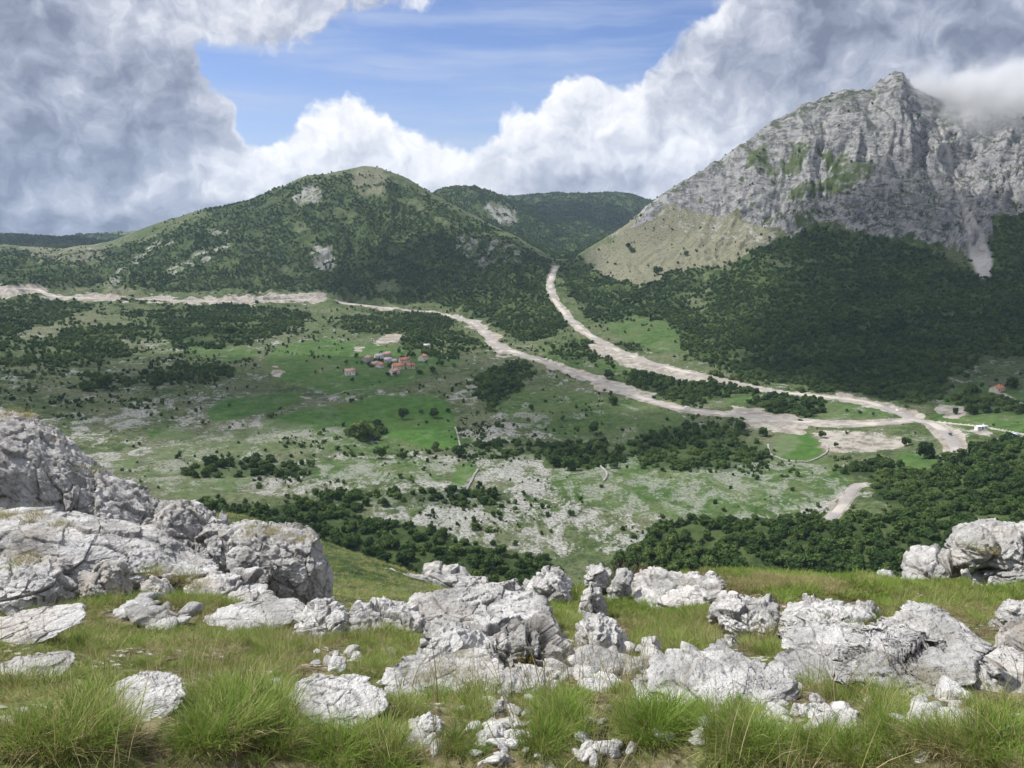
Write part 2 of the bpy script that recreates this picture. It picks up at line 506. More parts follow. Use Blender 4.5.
sl_ = np.s_[im[0]:im[-1] + 1, jm[0]:jm[-1] + 1]
Xs, Ys = X[sl_], Y[sl_]
for name, R_ in ROADS.items():
    W3 = [hit(u, v, 300) for u, v in R_['pts']]
    W3 = np.array([w for w in W3 if w is not None])
    c = spline(W3, 12 if name in ('main', 'upper') else 4)
    n = 15 if name in ('main', 'upper') else 5
    ker = np.hanning(n + 2)[1:-1]; ker /= ker.sum()
    c[:, 2] = np.convolve(np.pad(c[:, 2], n // 2, 'edge'), ker, 'valid')
    R_['c'] = c
    best = np.full(Xs.shape, 1e6); zr = np.zeros(Xs.shape)
    for i in range(len(c) - 1):
        a, b = c[i], c[i + 1]
        # only the neighbourhood of this piece
        rm = math.hypot(*a[:2]); am = math.atan2(a[0], a[1])
        ii = np.searchsorted(rr[im], [rm - 80, rm + 80]); jj = np.searchsorted(az_d[jm], [am - 90 / rm, am + 90 / rm])
        s2 = np.s_[ii[0]:ii[1], jj[0]:jj[1]]
        xx = Xs[s2]; yy = Ys[s2]
        if xx.size == 0: continue
        ab = b[:2] - a[:2]; L2 = (ab ** 2).sum() + 1e-9
        tt = np.clip(((xx - a[0]) * ab[0] + (yy - a[1]) * ab[1]) / L2, 0, 1)
        d = np.hypot(xx - a[0] - tt * ab[0], yy - a[1] - tt * ab[1])
        zz = a[2] + tt * (b[2] - a[2])
        bt = d < best[s2]
        best[s2] = np.where(bt, d, best[s2]); zr[s2] = np.where(bt, zz, zr[s2])
    wflat = 1 - sstep(best, R_['w'] + 1.0, R_['w'] + 2 + R_['dirt'] * 1.3)
    Hs = H[sl_]
    H[sl_] = Hs * (1 - wflat) + (zr - 0.25) * wflat
    dm = R_['dirt'] * (1.0 + 0.9 * fbm2(Xs / 60, Ys / 60, 3, 300))
    track_m[sl_] = np.maximum(track_m[sl_], 1 - sstep(best - R_['w'], dm * 0.8, dm * 1.25 + 0.8))
    dist_road[sl_] = np.minimum(dist_road[sl_], best - R_['w'])
U, V = project(X, Y, H)

# ------------------------------------------------------------------ ground cover masks (land use as seen in the photograph)
wu = 1.0 * (8 * fbm2(X / 45, Y / 45, 3, 101) + 3 * fbm2(X / 12, Y / 12, 2, 103)); wv = 1.0 * (4.5 * fbm2(X / 45, Y / 45, 3, 102) + 2 * fbm2(X / 12, Y / 12, 2, 104))
FAR = RR > 300


def soft(G, n=2):
    for _ in range(n):
        G[1:-1, 1:-1] = (G[1:-1, 1:-1] * 2 + G[2:, 1:-1] + G[:-2, 1:-1] + G[1:-1, 2:] + G[1:-1, :-2]) / 6
    return G


def area(polys, warp=1.0, n=2, extra=True):
    G = np.zeros(H.shape)
    uu = U + wu * warp; vv = V + wv * warp
    for p in polys:
        val = 1.0
        if isinstance(p[0], (int, float)):
            val, p = p[0], p[1]
        G = np.where(inpoly(uu, vv, p) & FAR & extra, np.maximum(G, val), G)
    return soft(G, n)


def ell(cu, cv, a, b, rot=0, n=18):
    c, s = math.cos(math.radians(rot)), math.sin(math.radians(rot))
    return [(cu + a * math.cos(x) * c - b * math.sin(x) * s, cv + a * math.cos(x) * s + b * math.sin(x) * c) for x in np.linspace(0, 2 * math.pi, n, endpoint=False)]


MEADOW = [
 [(208,408),(225,399),(262,394),(300,392),(305,400),(278,410),(240,418),(214,424)],
 [(258,420),(300,410),(345,403),(380,394),(430,396),(452,405),(458,425),(460,446),(425,449),(390,436),(345,427),(300,430),(262,428)],
 (0.75, [(282,345),(330,338),(400,348),(450,352),(462,362),(420,378),(392,386),(345,398),(318,392),(285,384),(262,362)]),
 (0.6, [(185,348),(240,345),(262,352),(240,362),(190,358)]),
 ell(800, 447, 25, 14), (0.9, [(146,430),(170,427),(196,433),(188,440),(150,438)]), (0.9, [(212,486),(222,474),(248,470),(252,480),(230,492)]),
 (0.8, [(886,466),(905,452),(928,455),(942,462),(925,470),(895,474)]), (0.7, [(940,404),(955,390),(975,378),(1000,388),(1060,398),(1060,436),(1000,432),(960,428),(930,418)]),
 (0.9, [(448,488),(456,470),(474,462),(478,470),(464,486)]), (0.8, [(110,462),(135,457),(138,466),(115,470)]),
 (0.55, [(600,318),(640,315),(684,326),(690,352),(655,352),(612,335)]), (0.5, [(720,402),(745,390),(755,392),(752,405)]), (0.5, [(35,308),(55,303),(62,308),(48,314)]),
 (0.5, [(820,405),(880,402),(905,414),(880,418),(820,418)]), (0.4, [(540,345),(590,352),(640,372),(620,385),(580,370),(545,358)]),
 (0.5, ell(700, 480, 150, 40)), (0.45, ell(380, 470, 90, 12)), (0.45, ell(200, 470, 60, 30)), (.45, ell(600, 420, 110, 25, 10)), (0.45, ell(330, 440, 150, 14))]
FOREST = [
 [(562,262),(583,257),(590,272),(640,287),(680,270),(735,262),(775,240),(812,226),(880,236),(930,252),(985,276),(996,215),(1024,212),(1300,212),(1300,372),(1024,366),(985,352),(968,372),(945,402),(900,402),(850,393),(790,385),(740,374),(690,357),(680,338),(672,325),(640,316),(600,325),(575,303),(562,285)],
 (0.93, [(300,212),(345,205),(380,215),(440,226),(500,243),(545,258),(549,275),(553,300),(568,322),(556,338),(520,340),(500,328),(480,316),(440,304),(400,302),(350,296),(330,290),(260,290),(180,292),(130,290),(105,285),(120,265),(170,245),(230,225)]),
 (0.6, [(-300,250),(100,250),(150,240),(200,212),(300,180),(370,172),(420,192),(500,232),(550,262),(553,290),(300,292),(0,285),(-300,290)]),
 (0.85, [(-300,300),(0,298),(38,300),(105,302),(70,318),(0,338),(-300,345)]),
 (0.8, [(150,314),(190,306),(240,304),(310,312),(300,328),(262,338),(225,348),(180,350),(165,336)]), (0.85, [(200,325),(270,318),(268,335),(215,350),(185,345)]),
 (0.85, [(385,318),(420,311),(452,318),(442,342),(412,348),(390,335)]), (0.9, [(476,378),(515,361),(532,371),(512,396),(482,407),(478,395)]),
 [(622,376),(650,366),(690,371),(745,377),(770,385),(755,392),(735,392),(716,402),(690,405),(652,397),(625,386)], [(753,404),(770,392),(818,396),(826,412),(790,414),(760,410)],
 (0.8, [(545,456),(560,446),(600,444),(622,452),(618,464),(560,470),(545,465)]), (0.6, [(640,446),(665,432),(720,428),(738,440),(726,466),(690,470),(650,462)]),
 (0.95, [(195,498),(240,505),(300,503),(350,510),(400,522),(440,533),(470,545),(545,556),(572,585),(540,620),(440,620),(380,575),(330,548),(260,530),(200,520)]),
 [(592,572),(625,548),(650,534),(700,516),(760,518),(828,512),(852,524),(905,515),(880,500),(868,480),(900,468),(935,462),(958,448),(1024,440),(1300,440),(1300,600),(1024,620),(750,620),(640,600)],
 (0.5, [(150,380),(85,390),(80,378),(120,372)]), (0.6, ell(365, 433, 22, 7)), (.52, ell(60, 352, 75, 16)), (.5, ell(115, 334, 60, 8)), (.5, ell(185, 374, 45, 10)), (.5, ell(500, 452, 60, 10)), (.5, ell(700, 450, 70, 24)), (.5, ell(250, 470, 70, 10)), (.48, ell(440, 345, 40, 14)), (.5, ell(600, 352, 40, 12)), (.5, ell(400, 500, 120, 8)), (0.5, ell(390, 325, 60, 12)), (0.6, [(828,470),(905,455),(900,470),(880,480),(850,475)]),
 (0.85, [(956,398),(975,392),(1024,396),(1100,400),(1100,412),(1024,412),(960,412)]),
]
FORFAR = [(0.9, [(-300,225),(0,225),(130,235),(130,262),(0,262),(-300,262)]), (0.75, [(420,180),(520,180),(660,185),(760,190),(760,262),(560,262),(500,235),(440,210)]), (0.95, [(540,190),(660,190),(655,215),(620,228),(560,205)])]
CLEAR = [ell(370, 183, 16, 14, 10), ell(308, 196, 14, 10, -25), [(95,288),(125,265),(160,240),(175,236),(140,262),(115,288)], [(150,276),(190,258),(232,238),(240,241),(200,262),(165,280)],
 ell(325, 258, 16, 14, 20), ell(285, 264, 10, 7), ell(392, 288, 18, 7), [(112,300),(118,284),(145,282),(148,294),(130,300)], ell(345, 216, 16, 6, 35), ell(410, 203, 18, 5, 25),
 [(460,232),(500,238),(530,250),(520,262),(490,268),(468,262),(456,246)], ell(445, 222, 14, 4, 20), ell(190, 222, 22, 4, -20), ell(300, 228, 10, 7), ell(650, 208, 2, 2), ell(215, 232, 12, 4, -25),
 ell(500, 214, 20, 11, 25), ell(700, 300, 14, 12), ell(708, 276, 10, 4), ell(775, 262, 26, 5, 12), ell(725, 268, 12, 4), [(945,372),(975,352),(1030,362),(1060,400),(940,400)], ell(805, 254, 14, 4, 40), ell(65, 255, 40, 8, 5), ell(800, 440, 1, 1)]
DIRT = [[(38,294),(110,296),(200,298),(260,294),(322,293),(328,301),(250,304),(180,303),(110,300),(50,298)], (.62, [(806,432),(850,430),(905,432),(915,440),(905,448),(870,454),(835,452),(815,442)]), [(740,418),(800,424),(806,434),(785,434),(745,424)],
 [(462,319),(480,321),(505,338),(498,345),(488,338)], [(480,340),(500,345),(515,355),(498,356)], [(585,345),(620,350),(665,365),(700,372),(716,380),(690,382),(640,370),(600,358)], [(-100,284),(0,286),(45,283),(48,292),(20,296),(-100,300)],
 [(725,408),(790,412),(800,420),(740,416)], [(830,392),(880,401),(915,408),(925,416),(890,412),(840,400)], [(938,405),(965,408),(958,418),(935,414)], (.7, ell(390, 340, 16, 4, -12)), (.8, [(968,432),(990,430),(995,437),(975,438)]),
 (.7, [(520,354),(560,360),(600,375),(640,388),(660,398),(630,396),(590,384),(550,368),(520,360)]), (0.8, [(828,508),(842,497),(838,510),(829,518)]), (.8, ell(302,397,6,2.5)), (.8, ell(278, 371, 8, 3)), (.8, ell(362, 348, 6, 2))]
KARST = [(0.80, [(250,470),(330,455),(420,452),(520,455),(600,462),(700,465),(790,462),(850,480),(835,520),(760,530),(640,545),(560,560),(470,548),(400,525),(300,500),(230,490)]),
 (0.72, [(70,420),(140,400),(230,390),(330,400),(345,430),(300,470),(210,490),(60,470)]), (0.60, [(-300,330),(80,320),(150,330),(200,360),(200,400),(60,420),(-300,430)]), (0.62, ell(300, 330, 90, 16)), (0.72, [(455,430),(520,400),(560,430),(600,440),(640,470),(560,470),(480,465)]),
 (0.9, ell(540, 422, 14, 8)), (0.9, ell(348, 398, 20, 5)), (0.55, [(-300,300),(1300,300),(1300,560),(-300,560)]), (.8, [(300,432),(345,425),(400,432),(360,445),(270,440),(220,455)]), (.8, [(470,430),(530,408),(548,420),(500,440)]), (.75, [(455,395),(475,372),(480,395),(470,412)])]
ROCKM = [(.66, [(640,215),(680,187),(700,205),(740,215),(780,232),(770,244),(720,240),(670,232),(630,232)]), (1.0, ell(500, 214, 20, 10, 25)), (.9, ell(308, 192, 18, 12, -20)), (.95, ell(325, 258, 14, 13, 20)), (.9, ell(285, 264, 9, 6)), (.85, [(95,288),(125,265),(160,240),(175,236),(140,262),(115,288)]), (.8, [(150,276),(190,258),(232,238),(240,241),(200,262),(165,280)]),
 (.7, [(460,232),(500,238),(530,250),(520,262),(490,268),(468,262),(456,246)]), (.75, ell(215, 232, 14, 5, -20)), (.6, ell(560, 220, 70, 12, 12)), (.5, [(-300,235),(550,235),(550,300),(-300,300)])]
A_mead = area(MEADOW, 0.5)
A_mead = np.maximum(A_mead, 0)
A_for = np.maximum(area(FOREST, 1.5, extra=RR < KR[18][None, :] + 60), area(FORFAR, 1.3, extra=RR > KR[18][None, :] + 60))
clear = area(CLEAR, 1.6, 3) * sstep(fbm2(X / 40, Y / 40, 3, 131), -0.35, 0.1)
A_for *= 1 - clear
A_for *= 1 - area([ell(800, 447, 30, 17), [(805,430),(915,430),(912,456),(880,458),(812,452)], [(884,470),(905,448),(940,448),(945,462),(925,472)]], 0.2)
A_dirt = area(DIRT, 1.4, 3)
A_dirt = np.maximum(A_dirt, track_m)
A_for *= 1 - np.clip(A_dirt * 1.3, 0, 1)
nofor = dist_road < 1.5
A_for[nofor] = 0
A_kar = area(KARST, 1.2)
A_rm = area(ROCKM, 1.8, 4)
A_rock = np.maximum(A_kar * valley, A_rm * (1 - valley))
# beige grass apron of the right mountain
DRY = [[(585,256),(640,215),(680,187),(700,205),(740,215),(775,232),(760,256),(735,264),(690,272),(640,288),(598,280)], (.8, ell(370, 180, 18, 15)), (.5, ell(120, 290, 16, 8)), (.7, ell(65, 253, 50, 9)), (.8, [(805,432),(912,432),(905,450),(830,454)]), (.3, ell(200, 470, 90, 40)), (.3, ell(240, 440, 90, 22)), (.3, ell(60, 340, 90, 30)), (.4, ell(760,440,40,20))]
A_dry = area(DRY, 1.5, 4)
ctop = [(745,150),(800,140),(870,152),(880,165),(866,188),(845,200),(800,196),(780,200),(772,176),(740,172)]
cg_ = sstep(fbm2(X / 45, Y / 45, 4, 161, .6), -.35, .1) * area([(0.8, ctop), (.75, ell(805, 222, 16, 24, -10)), (.5, ell(920, 190, 30, 20, 40)), (.45, ell(760,195,30,30))], 1.6, 3)
A_cliff = soft(cliff * (1 - 0.85 * cg_), 1) * (1 - 0.8 * sstep(-g3, -0.10, 0.12) * sstep(fbm2(X / 30, Y / 30, 2, 151), -.5, .1))
A_scree = np.zeros(H.shape)
for (a, b) in zip(GUL[:-1], GUL[1:]):
    a = np.array(a, float); b = np.array(b, float); ab = b - a
    tt = np.clip(((U - a[0]) * ab[0] + (V - a[1]) * ab[1]) / (ab ** 2).sum(), 0, 1)
    d = np.hypot(U - a[0] - tt * ab[0] + wu * .4, V - a[1] - tt * ab[1])
    wid = 2.0 + 11 * sstep(a[1] + tt * ab[1], 190, 262) - 5 * sstep(a[1] + tt * ab[1], 255, 275)
    A_scree = np.maximum(A_scree, (1 - sstep(d, wid * .6, wid * 1.1)) * (RR < KR[18][None, :] + 50) * (RR > 1300))
A_for *= 1 - A_scree
A_for *= 1 - 0.9 * cliff
A_near = 1 - sstep(RR, 16, 26)

# mesh
verts = np.stack([X, Y, H], -1).reshape(-1, 3)
ii, jj = np.meshgrid(np.arange(NR - 1), np.arange(NA - 1), indexing='ij')
a = (ii * NA + jj).ravel()
faces = np.stack([a, a + 1, a + NA + 1, a + NA], 1)


def mesh_np(name, verts, faces, smooth=True, mat=None, attrs=None):
    me = bpy.data.meshes.new(name)
    nv = len(verts); nf = len(faces); k = faces.shape[1]
    me.vertices.add(nv); me.vertices.foreach_set('co', np.ascontiguousarray(verts, np.float32).ravel())
    me.loops.add(nf * k); me.loops.foreach_set('vertex_index', np.ascontiguousarray(faces, np.int32).ravel())
    me.polygons.add(nf); me.polygons.foreach_set('loop_start', np.arange(0, nf * k, k, dtype=np.int32))
    me.polygons.foreach_set('loop_total', np.full(nf, k, np.int32))
    if smooth:
        me.polygons.foreach_set('use_smooth', np.ones(nf, bool))
    me.update(calc_edges=True)
    if attrs:
        for an, av in attrs.items():
            av = np.asarray(av, np.float32)
            if av.ndim == 1:
                at = me.attributes.new(an, 'FLOAT', 'POINT'); at.data.foreach_set('value', av)
            elif av.shape[1] == 3:
                at = me.attributes.new(an, 'FLOAT_VECTOR', 'POINT'); at.data.foreach_set('vector', av.ravel())
            else:
                at = me.attributes.new(an, 'FLOAT_COLOR', 'POINT'); at.data.foreach_set('color', av.ravel())
    if mat: me.materials.append(mat)
    return me


def link(name, me, parent=None, loc=None):
    o = bpy.data.objects.new(name, me); COL.objects.link(o)
    if parent: o.parent = parent
    if loc is not None: o.location = loc
    return o


A_forc = np.maximum(A_for, 0.62 * cg_ * cliff)
mA = np.stack([A_mead, A_rock, A_dirt, A_forc], -1).reshape(-1, 4)
mB = np.stack([A_dry, A_near, A_cliff, A_scree], -1).reshape(-1, 4)

# ------------------------------------------------------------------ ground material
gm, t = new_mat('hillside_ground')
pos = t.n('ShaderNodeNewGeometry').outputs['Position']
ca = t.n('ShaderNodeAttribute', attribute_name='coverA'); cb = t.n('ShaderNodeAttribute', attribute_name='coverB')
sa = t.n('ShaderNodeSeparateColor', {0: ca.outputs['Color']}); sb = t.n('ShaderNodeSeparateColor', {0: cb.outputs['Color']})
mead, rock, dirt, forest = sa.outputs[0], sa.outputs[1], sa.outputs[2], ca.outputs['Alpha']
dry, near, clf, scree = sb.outputs[0], sb.outputs[1], sb.outputs[2], cb.outputs['Alpha']
pxy = t.vm('MULTIPLY', pos, (1, 1, 0.6))
nA = t.noise(pxy, 0.02, 5); nB = t.noise(pxy, 0.12, 5, 0.6); nC = t.noise(pxy, 0.7, 4, 0.6); nD = t.noise(pos, 9.0, 5, 0.65)
g_ol = t.mix(t.ss(nB, 0.35, 0.65), (0.038, 0.064, 0.022), (0.092, 0.122, 0.046))
g_ol = t.mix(t.ss(nA, 0.42, 0.62), g_ol, (0.115, 0.128, 0.070))
g_ol = t.mix(t.m('MULTIPLY', t.ss(nC, 0.45, 0.75), 0.6), g_ol, (0.035, 0.05, 0.016))
g_me = t.mix(t.ss(nB, 0.3, 0.7), (0.034, 0.088, 0.016), (0.064, 0.132, 0.026))
g_me = t.mix(t.m('MULTIPLY', t.ss(nA, .5, .7), .5), g_me, (0.09, 0.12, 0.03))
c = t.mix(t.m('MULTIPLY', mead, 1.0), g_ol, g_me)
g_dr = t.mix(nB, (0.145, 0.14, 0.092), (0.215, 0.205, 0.15))
c = t.mix(t.m('MULTIPLY', dry, 0.95), c, g_dr)
# limestone outcrops: stretched, broken patches
rv = t.n('ShaderNodeMapping', {'Vector': pos, 'Rotation': (0, 0, 0.45), 'Scale': (1.25, 0.75, 1.2)}).outputs[0]
rn = t.noise(rv, 0.045, 9, 0.68, 0.6)
rn2 = t.noise(rv, 0.4, 6, 0.7)
rsum = t.m('ADD', t.m('MULTIPLY', rn, 0.58), t.m('ADD', t.m('MULTIPLY', rn2, 0.27), t.m('MULTIPLY', nB, 0.15)))
thr = t.m('SUBTRACT', 0.698, t.m('MULTIPLY', rock, 0.265))
rk = t.m('MULTIPLY', t.ss(t.m('SUBTRACT', rsum, thr), -0.015, 0.045), 0.9)
rk = t.m('MULTIPLY', rk, t.m('SUBTRACT', 1.0, t.m('MULTIPLY', mead, 0.88)))
rc = t.mix(t.ss(t.noise(pos, 0.6, 6, 0.75), 0.38, 0.60), (0.14, 0.145, 0.125), (0.38, 0.375, 0.35))
mot = t.noise(pos, 0.28, 6, 0.75)
c = t.mix(t.m('MULTIPLY', t.ss(mot, 0.50, 0.60), t.m('SUBTRACT', 0.75, t.m('MULTIPLY', mead, 0.55))), c, (0.030, 0.048, 0.018))
c = t.mix(t.m('MULTIPLY', t.ss(mot, 0.46, 0.36), t.m('MULTIPLY', 0.55, t.m('SUBTRACT', 1.0, mead))), c, (0.16, 0.17, 0.085))
c = t.mix(rk, c, rc)
# cliff limestone
cn = t.noise(pos, 0.045, 8, 0.65); cn2 = t.noise(t.vm('MULTIPLY', pos, (1, 1, 2.0)), 0.040, 8, 0.66, 0.8)
cc = t.mix(t.ss(cn2, 0.36, 0.60), (0.085, 0.087, 0.09), (0.29, 0.288, 0.285))
cc = t.mix(t.ss(t.noise(pos, .25, 5, .7), 0.5, 0.68), cc, (0.38, 0.375, 0.37))
geoN = t.n('ShaderNodeNewGeometry').outputs['Normal']
nz = t.n('ShaderNodeSeparateXYZ', {0: geoN}).outputs[2]
ledge = t.m('MULTIPLY', t.ss(nz, 0.70, 0.90), t.ss(cn, 0.40, 0.52))
cc = t.mix(t.m('MULTIPLY', ledge, 0.9), cc, (0.055, 0.07, 0.035))
c = t.mix(t.ss(t.m('ADD', clf, t.m('MULTIPLY', t.m('SUBTRACT', cn, 0.5), 2.2)), 0.30, 0.5), c, cc)
# woodland floor
c = t.mix(t.ss(t.m('ADD', forest, t.m('MULTIPLY', nB, 0.3)), 0.45, 0.8), c, t.mix(t.ss(t.m('ADD', t.m('MULTIPLY', nA, 0.5), t.m('MULTIPLY', nB, 0.5)), 0.42, 0.6), (0.026, 0.045, 0.014), (0.062, 0.088, 0.030)))
c = t.mix(scree, c, t.mix(nC, (0.30, 0.28, 0.26), (0.50, 0.48, 0.46)))
# bare earth and road cuttings
dc = t.mix(t.ss(t.m('ADD', t.m('MULTIPLY', nB, 0.7), t.m('MULTIPLY', nC, 0.3)), 0.38, 0.62), (0.19, 0.175, 0.15), (0.36, 0.335, 0.295))
dc = t.mix(t.m('MULTIPLY', t.ss(nA, 0.5, 0.65), 0.45), dc, (0.31, 0.235, 0.185))
dmask = t.ss(t.m('ADD', dirt, t.m('MULTIPLY', t.m('SUBTRACT', t.m('ADD', t.m('MULTIPLY', nB, 0.55), t.m('MULTIPLY', nC, 0.45)), 0.5), 1.7)), 0.40, 0.62)
c = t.mix(dmask, c, dc)
# near ground: soil, litter and limestone crumbs
ns = t.mix(t.ss(nD, 0.35, 0.65), (0.055, 0.042, 0.025), (0.20, 0.165, 0.105))
ns = t.mix(t.ss(t.noise(pos, 1.2, 4, .6), 0.45, 0.6), ns, t.mix(nD, (0.06, 0.085, 0.022), (0.13, 0.14, 0.045)))
vo = t.n('ShaderNodeTexVoronoi', {'Vector': pos, 'Scale': 16.0})
grav = t.m('MULTIPLY', t.ss(vo.outputs['Distance'], 0.42, 0.30), t.ss(t.noise(pos, 1.7, 4, 0.6), 0.52, 0.62))
ns = t.mix(grav, ns, t.mix(nD, (0.32, 0.31, 0.28), (0.55, 0.54, 0.51)))
c = t.mix(near, c, ns)
bh = t.m('ADD', t.m('MULTIPLY', rn2, 1.6), t.m('MULTIPLY', nC, 0.6))
bmp = t.n('ShaderNodeBump', {'Height': bh, 'Strength': 0.6, 'Distance': 1.2})
bm2 = t.n('ShaderNodeBump', {'Height': t.m('ADD', t.m('MULTIPLY', cn2, 9.0), t.m('MULTIPLY', t.noise(pos, 0.22, 6, 0.7), 3.0)), 'Strength': t.m('MULTIPLY', clf, 0.9), 'Distance': 1.0, 'Normal': bmp.outputs[0]})
bm3 = t.n('ShaderNodeBump', {'Height': nD, 'Strength': t.m('MULTIPLY', near, 0.8), 'Distance': 0.05, 'Normal': bm2.outputs[0]})
bs = t.n('ShaderNodeBsdfPrincipled', {'Base Color': c, 'Roughness': 0.95, 'Specular IOR Level': 0.1, 'Normal': bm3.outputs[0]})
t.set(t.n('ShaderNodeOutputMaterial').inputs[0], bs.outputs[0])
me = mesh_np('ground', verts, faces, True, gm, {'coverA': mA, 'coverB': mB})
ground = tag(link('ground', me), 'grassy karst valley and mountain slopes', kind='structure')

# road ribbons
rm, t = new_mat('road_surface')
pos = t.n('ShaderNodeNewGeometry').outputs['Position']
n1 = t.noise(pos, 0.3, 5, 0.6); n2 = t.noise(pos, 0.03, 3)
c = t.mix(n1, (0.20, 0.19, 0.185), (0.32, 0.30, 0.28))
c = t.mix(t.ss(n2, 0.45, 0.6), c, (0.42, 0.385, 0.34))
bs = t.n('ShaderNodeBsdfPrincipled', {'Base Color': c, 'Roughness': 0.9, 'Specular IOR Level': 0.15})
t.set(t.n('ShaderNodeOutputMaterial').inputs[0], bs.outputs[0])
for name, R_ in ROADS.items():
    c3 = R_['c']
    tg = np.gradient(c3[:, :2], axis=0); tg /= np.linalg.norm(tg, axis=1)[:, None] + 1e-9
    nr = np.stack([tg[:, 1], -tg[:, 0]], 1)
    if name == 'farm' or name == 'drive':
        wds = R_['w']
    else:
        wds = R_['w']
    prof = [(-1.0, 0.0), (-0.9, 0.12), (0, 0.20), (0.9, 0.12), (1.0, 0.0)]
    vs = []
    for k_, h_ in prof:
        vs.append(np.column_stack([c3[:, :2] + nr * wds * k_, c3[:, 2] - 0.25 + h_ + 0.06]))
    vs = np.stack(vs, 1)
    n = len(c3); m_ = len(prof)
    vv = vs.reshape(-1, 3)
    a = (np.arange(n - 1)[:, None] * m_ + np.arange(m_ - 1)[None, :]).ravel()
    fc = np.stack([a, a + m_, a + m_ + 1, a + 1], 1)
    o = link({'main': 'road', 'upper': 'road', 'lower': 'lane', 'farm': 'track', 'drive': 'track'}[name], mesh_np('road', vv, fc, True, rm))
    tag(o, {'main': 'main mountain road crossing the valley', 'upper': 'upper road branch descending from the pass', 'lower': 'short stretch of lane above the near wood', 'farm': 'farm track across the far right meadow', 'drive': 'pale drive by the orange roofed cottage'}[name], kind='structure')
# ------------------------------------------------------------------ foliage
rng = np.random.default_rng(7)


def leaf_mat(name, dark, mid, light, var=0.09, trans=0.28):
    m, t = new_mat(name)
    oi = t.n('ShaderNodeObjectInfo').outputs['Random']
    g = t.n('ShaderNodeNewGeometry')
    isl = g.outputs['Random Per Island']
    p = g.outputs['Position']
    nn = t.noise(p, 0.012, 3)
    f = t.m('ADD', t.m('MULTIPLY', isl, 0.3), t.m('MULTIPLY', oi, 0.75))
    f = t.m('ADD', f, t.m('MULTIPLY', t.m('SUBTRACT', nn, 0.5), 1.9))
    c = t.mix(t.ss(f, 0.0, 0.62), dark, mid)
    c = t.mix(t.ss(f, 0.60, 1.15), c, light)
    d = t.n('ShaderNodeBsdfPrincipled', {'Base Color': c, 'Roughness': 0.85, 'Specular IOR Level': 0.12})
    tr = t.n('ShaderNodeBsdfTranslucent', {'Color': c})
    mx = t.n('ShaderNodeMixShader', {0: trans, 1: d.outputs[0], 2: tr.outputs[0]})
    t.set(t.n('ShaderNodeOutputMaterial').inputs[0], mx.outputs[0])
    return m


M_leaf = leaf_mat('beech_foliage', (0.026, 0.055, 0.017), (0.060, 0.106, 0.028), (0.125, 0.175, 0.050))
bm_, t = new_mat('bark')
t.set(t.n('ShaderNodeOutputMaterial').inputs[0], t.n('ShaderNodeBsdfPrincipled', {'Base Color': t.mix(t.noise(t.n('ShaderNodeNewGeometry').outputs['Position'], 3.0, 4), (0.05, 0.04, 0.03), (0.16, 0.14, 0.12)), 'Roughness': 0.9}).outputs[0])


def ico(sub):
    import bmesh
    b = bmesh.new(); bmesh.ops.create_icosphere(b, subdivisions=sub, radius=1.0)
    v = np.array([x.co[:] for x in b.verts]); f = np.array([[q.index for q in x.verts] for x in b.faces]); b.free()
    return v, f


ICO = {k: ico(k) for k in (1, 2, 3, 4)}


def crown_geo(seed, nleaf=420, lobes=8, tall=1.0, leaf=0.16, conic=0.0):
    """crown about 2 units wide, 1.7 high, standing on z = 0.2"""
    r = np.random.default_rng(seed)
    vs = []; fs = []; n0 = 0
    cs = []
    for i in range(lobes):
        a = r.uniform(0, 2 * np.pi); rad = r.uniform(0.15, 0.55) if i else 0
        z = r.uniform(0.45, 1.25) * tall
        rad *= 1 - conic * z / 1.6
        s = r.uniform(0.36, 0.56) * (1 - 0.25 * rad) * (1 - 0.4 * conic * z)
        cs.append((math.cos(a) * rad, math.sin(a) * rad, z, s))
    for (x, y, z, s) in cs:
        v, f = ICO[1]
        p = v * s * 0.86 * (1 + 0.25 * fbm3(v * 2.0 + seed + x * 9, 2, seed)[:, None]) * (1, 1, 0.85) + (x, y, z)
        vs.append(p); fs.append(np.column_stack([f, f[:, 2]]) + n0); n0 += len(v)
    nl = nleaf
    ci = r.integers(0, len(cs), nl)
    C = np.array(cs)[ci]
    d = r.normal(size=(nl, 3)); d[:, 2] += 0.25; d /= np.linalg.norm(d, axis=1)[:, None]
    c = C[:, :3] + d * (C[:, 3] * r.uniform(0.82, 1.18, nl))[:, None] * (1, 1, 0.85)
    nrm = d + r.normal(size=(nl, 3)) * 0.5; nrm /= np.linalg.norm(nrm, axis=1)[:, None]
    t1 = np.cross(nrm, r.normal(size=(nl, 3))); t1 /= np.linalg.norm(t1, axis=1)[:, None]
    t2 = np.cross(nrm, t1)
    sz = leaf * r.uniform(0.5, 1.25, nl)[:, None]
    q = np.stack([c + t1 * sz, c + t2 * sz * .8, c - t1 * sz * .9, c - t2 * sz], 1).reshape(-1, 3)
    vs.append(q); fs.append(np.arange(nl * 4).reshape(-1, 4) + n0)
    V_ = np.concatenate(vs); F_ = np.concatenate(fs)
    return V_, F_


def mesh_mixed(name, V_, F_, mat):
    me = bpy.data.meshes.new(name)
    fl = [tuple(int(q) for q in (f if f[2] != f[3] else f[:3])) for f in F_]
    me.from_pydata(V_.tolist(), [], fl)
    me.materials.append(mat)
    return me


CROWNS = [mesh_mixed('crown', *crown_geo(100 + i, 380, 8, leaf=0.15), M_leaf) for i in range(5)]
CROWNS_FAR = [mesh_mixed('crown', *crown_geo(200 + i, 110, 6, leaf=0.24), M_leaf) for i in range(4)]
POP = mesh_mixed('crown', *crown_geo(300, 420, 11, tall=1.6, leaf=0.14, conic=0.6), M_leaf)


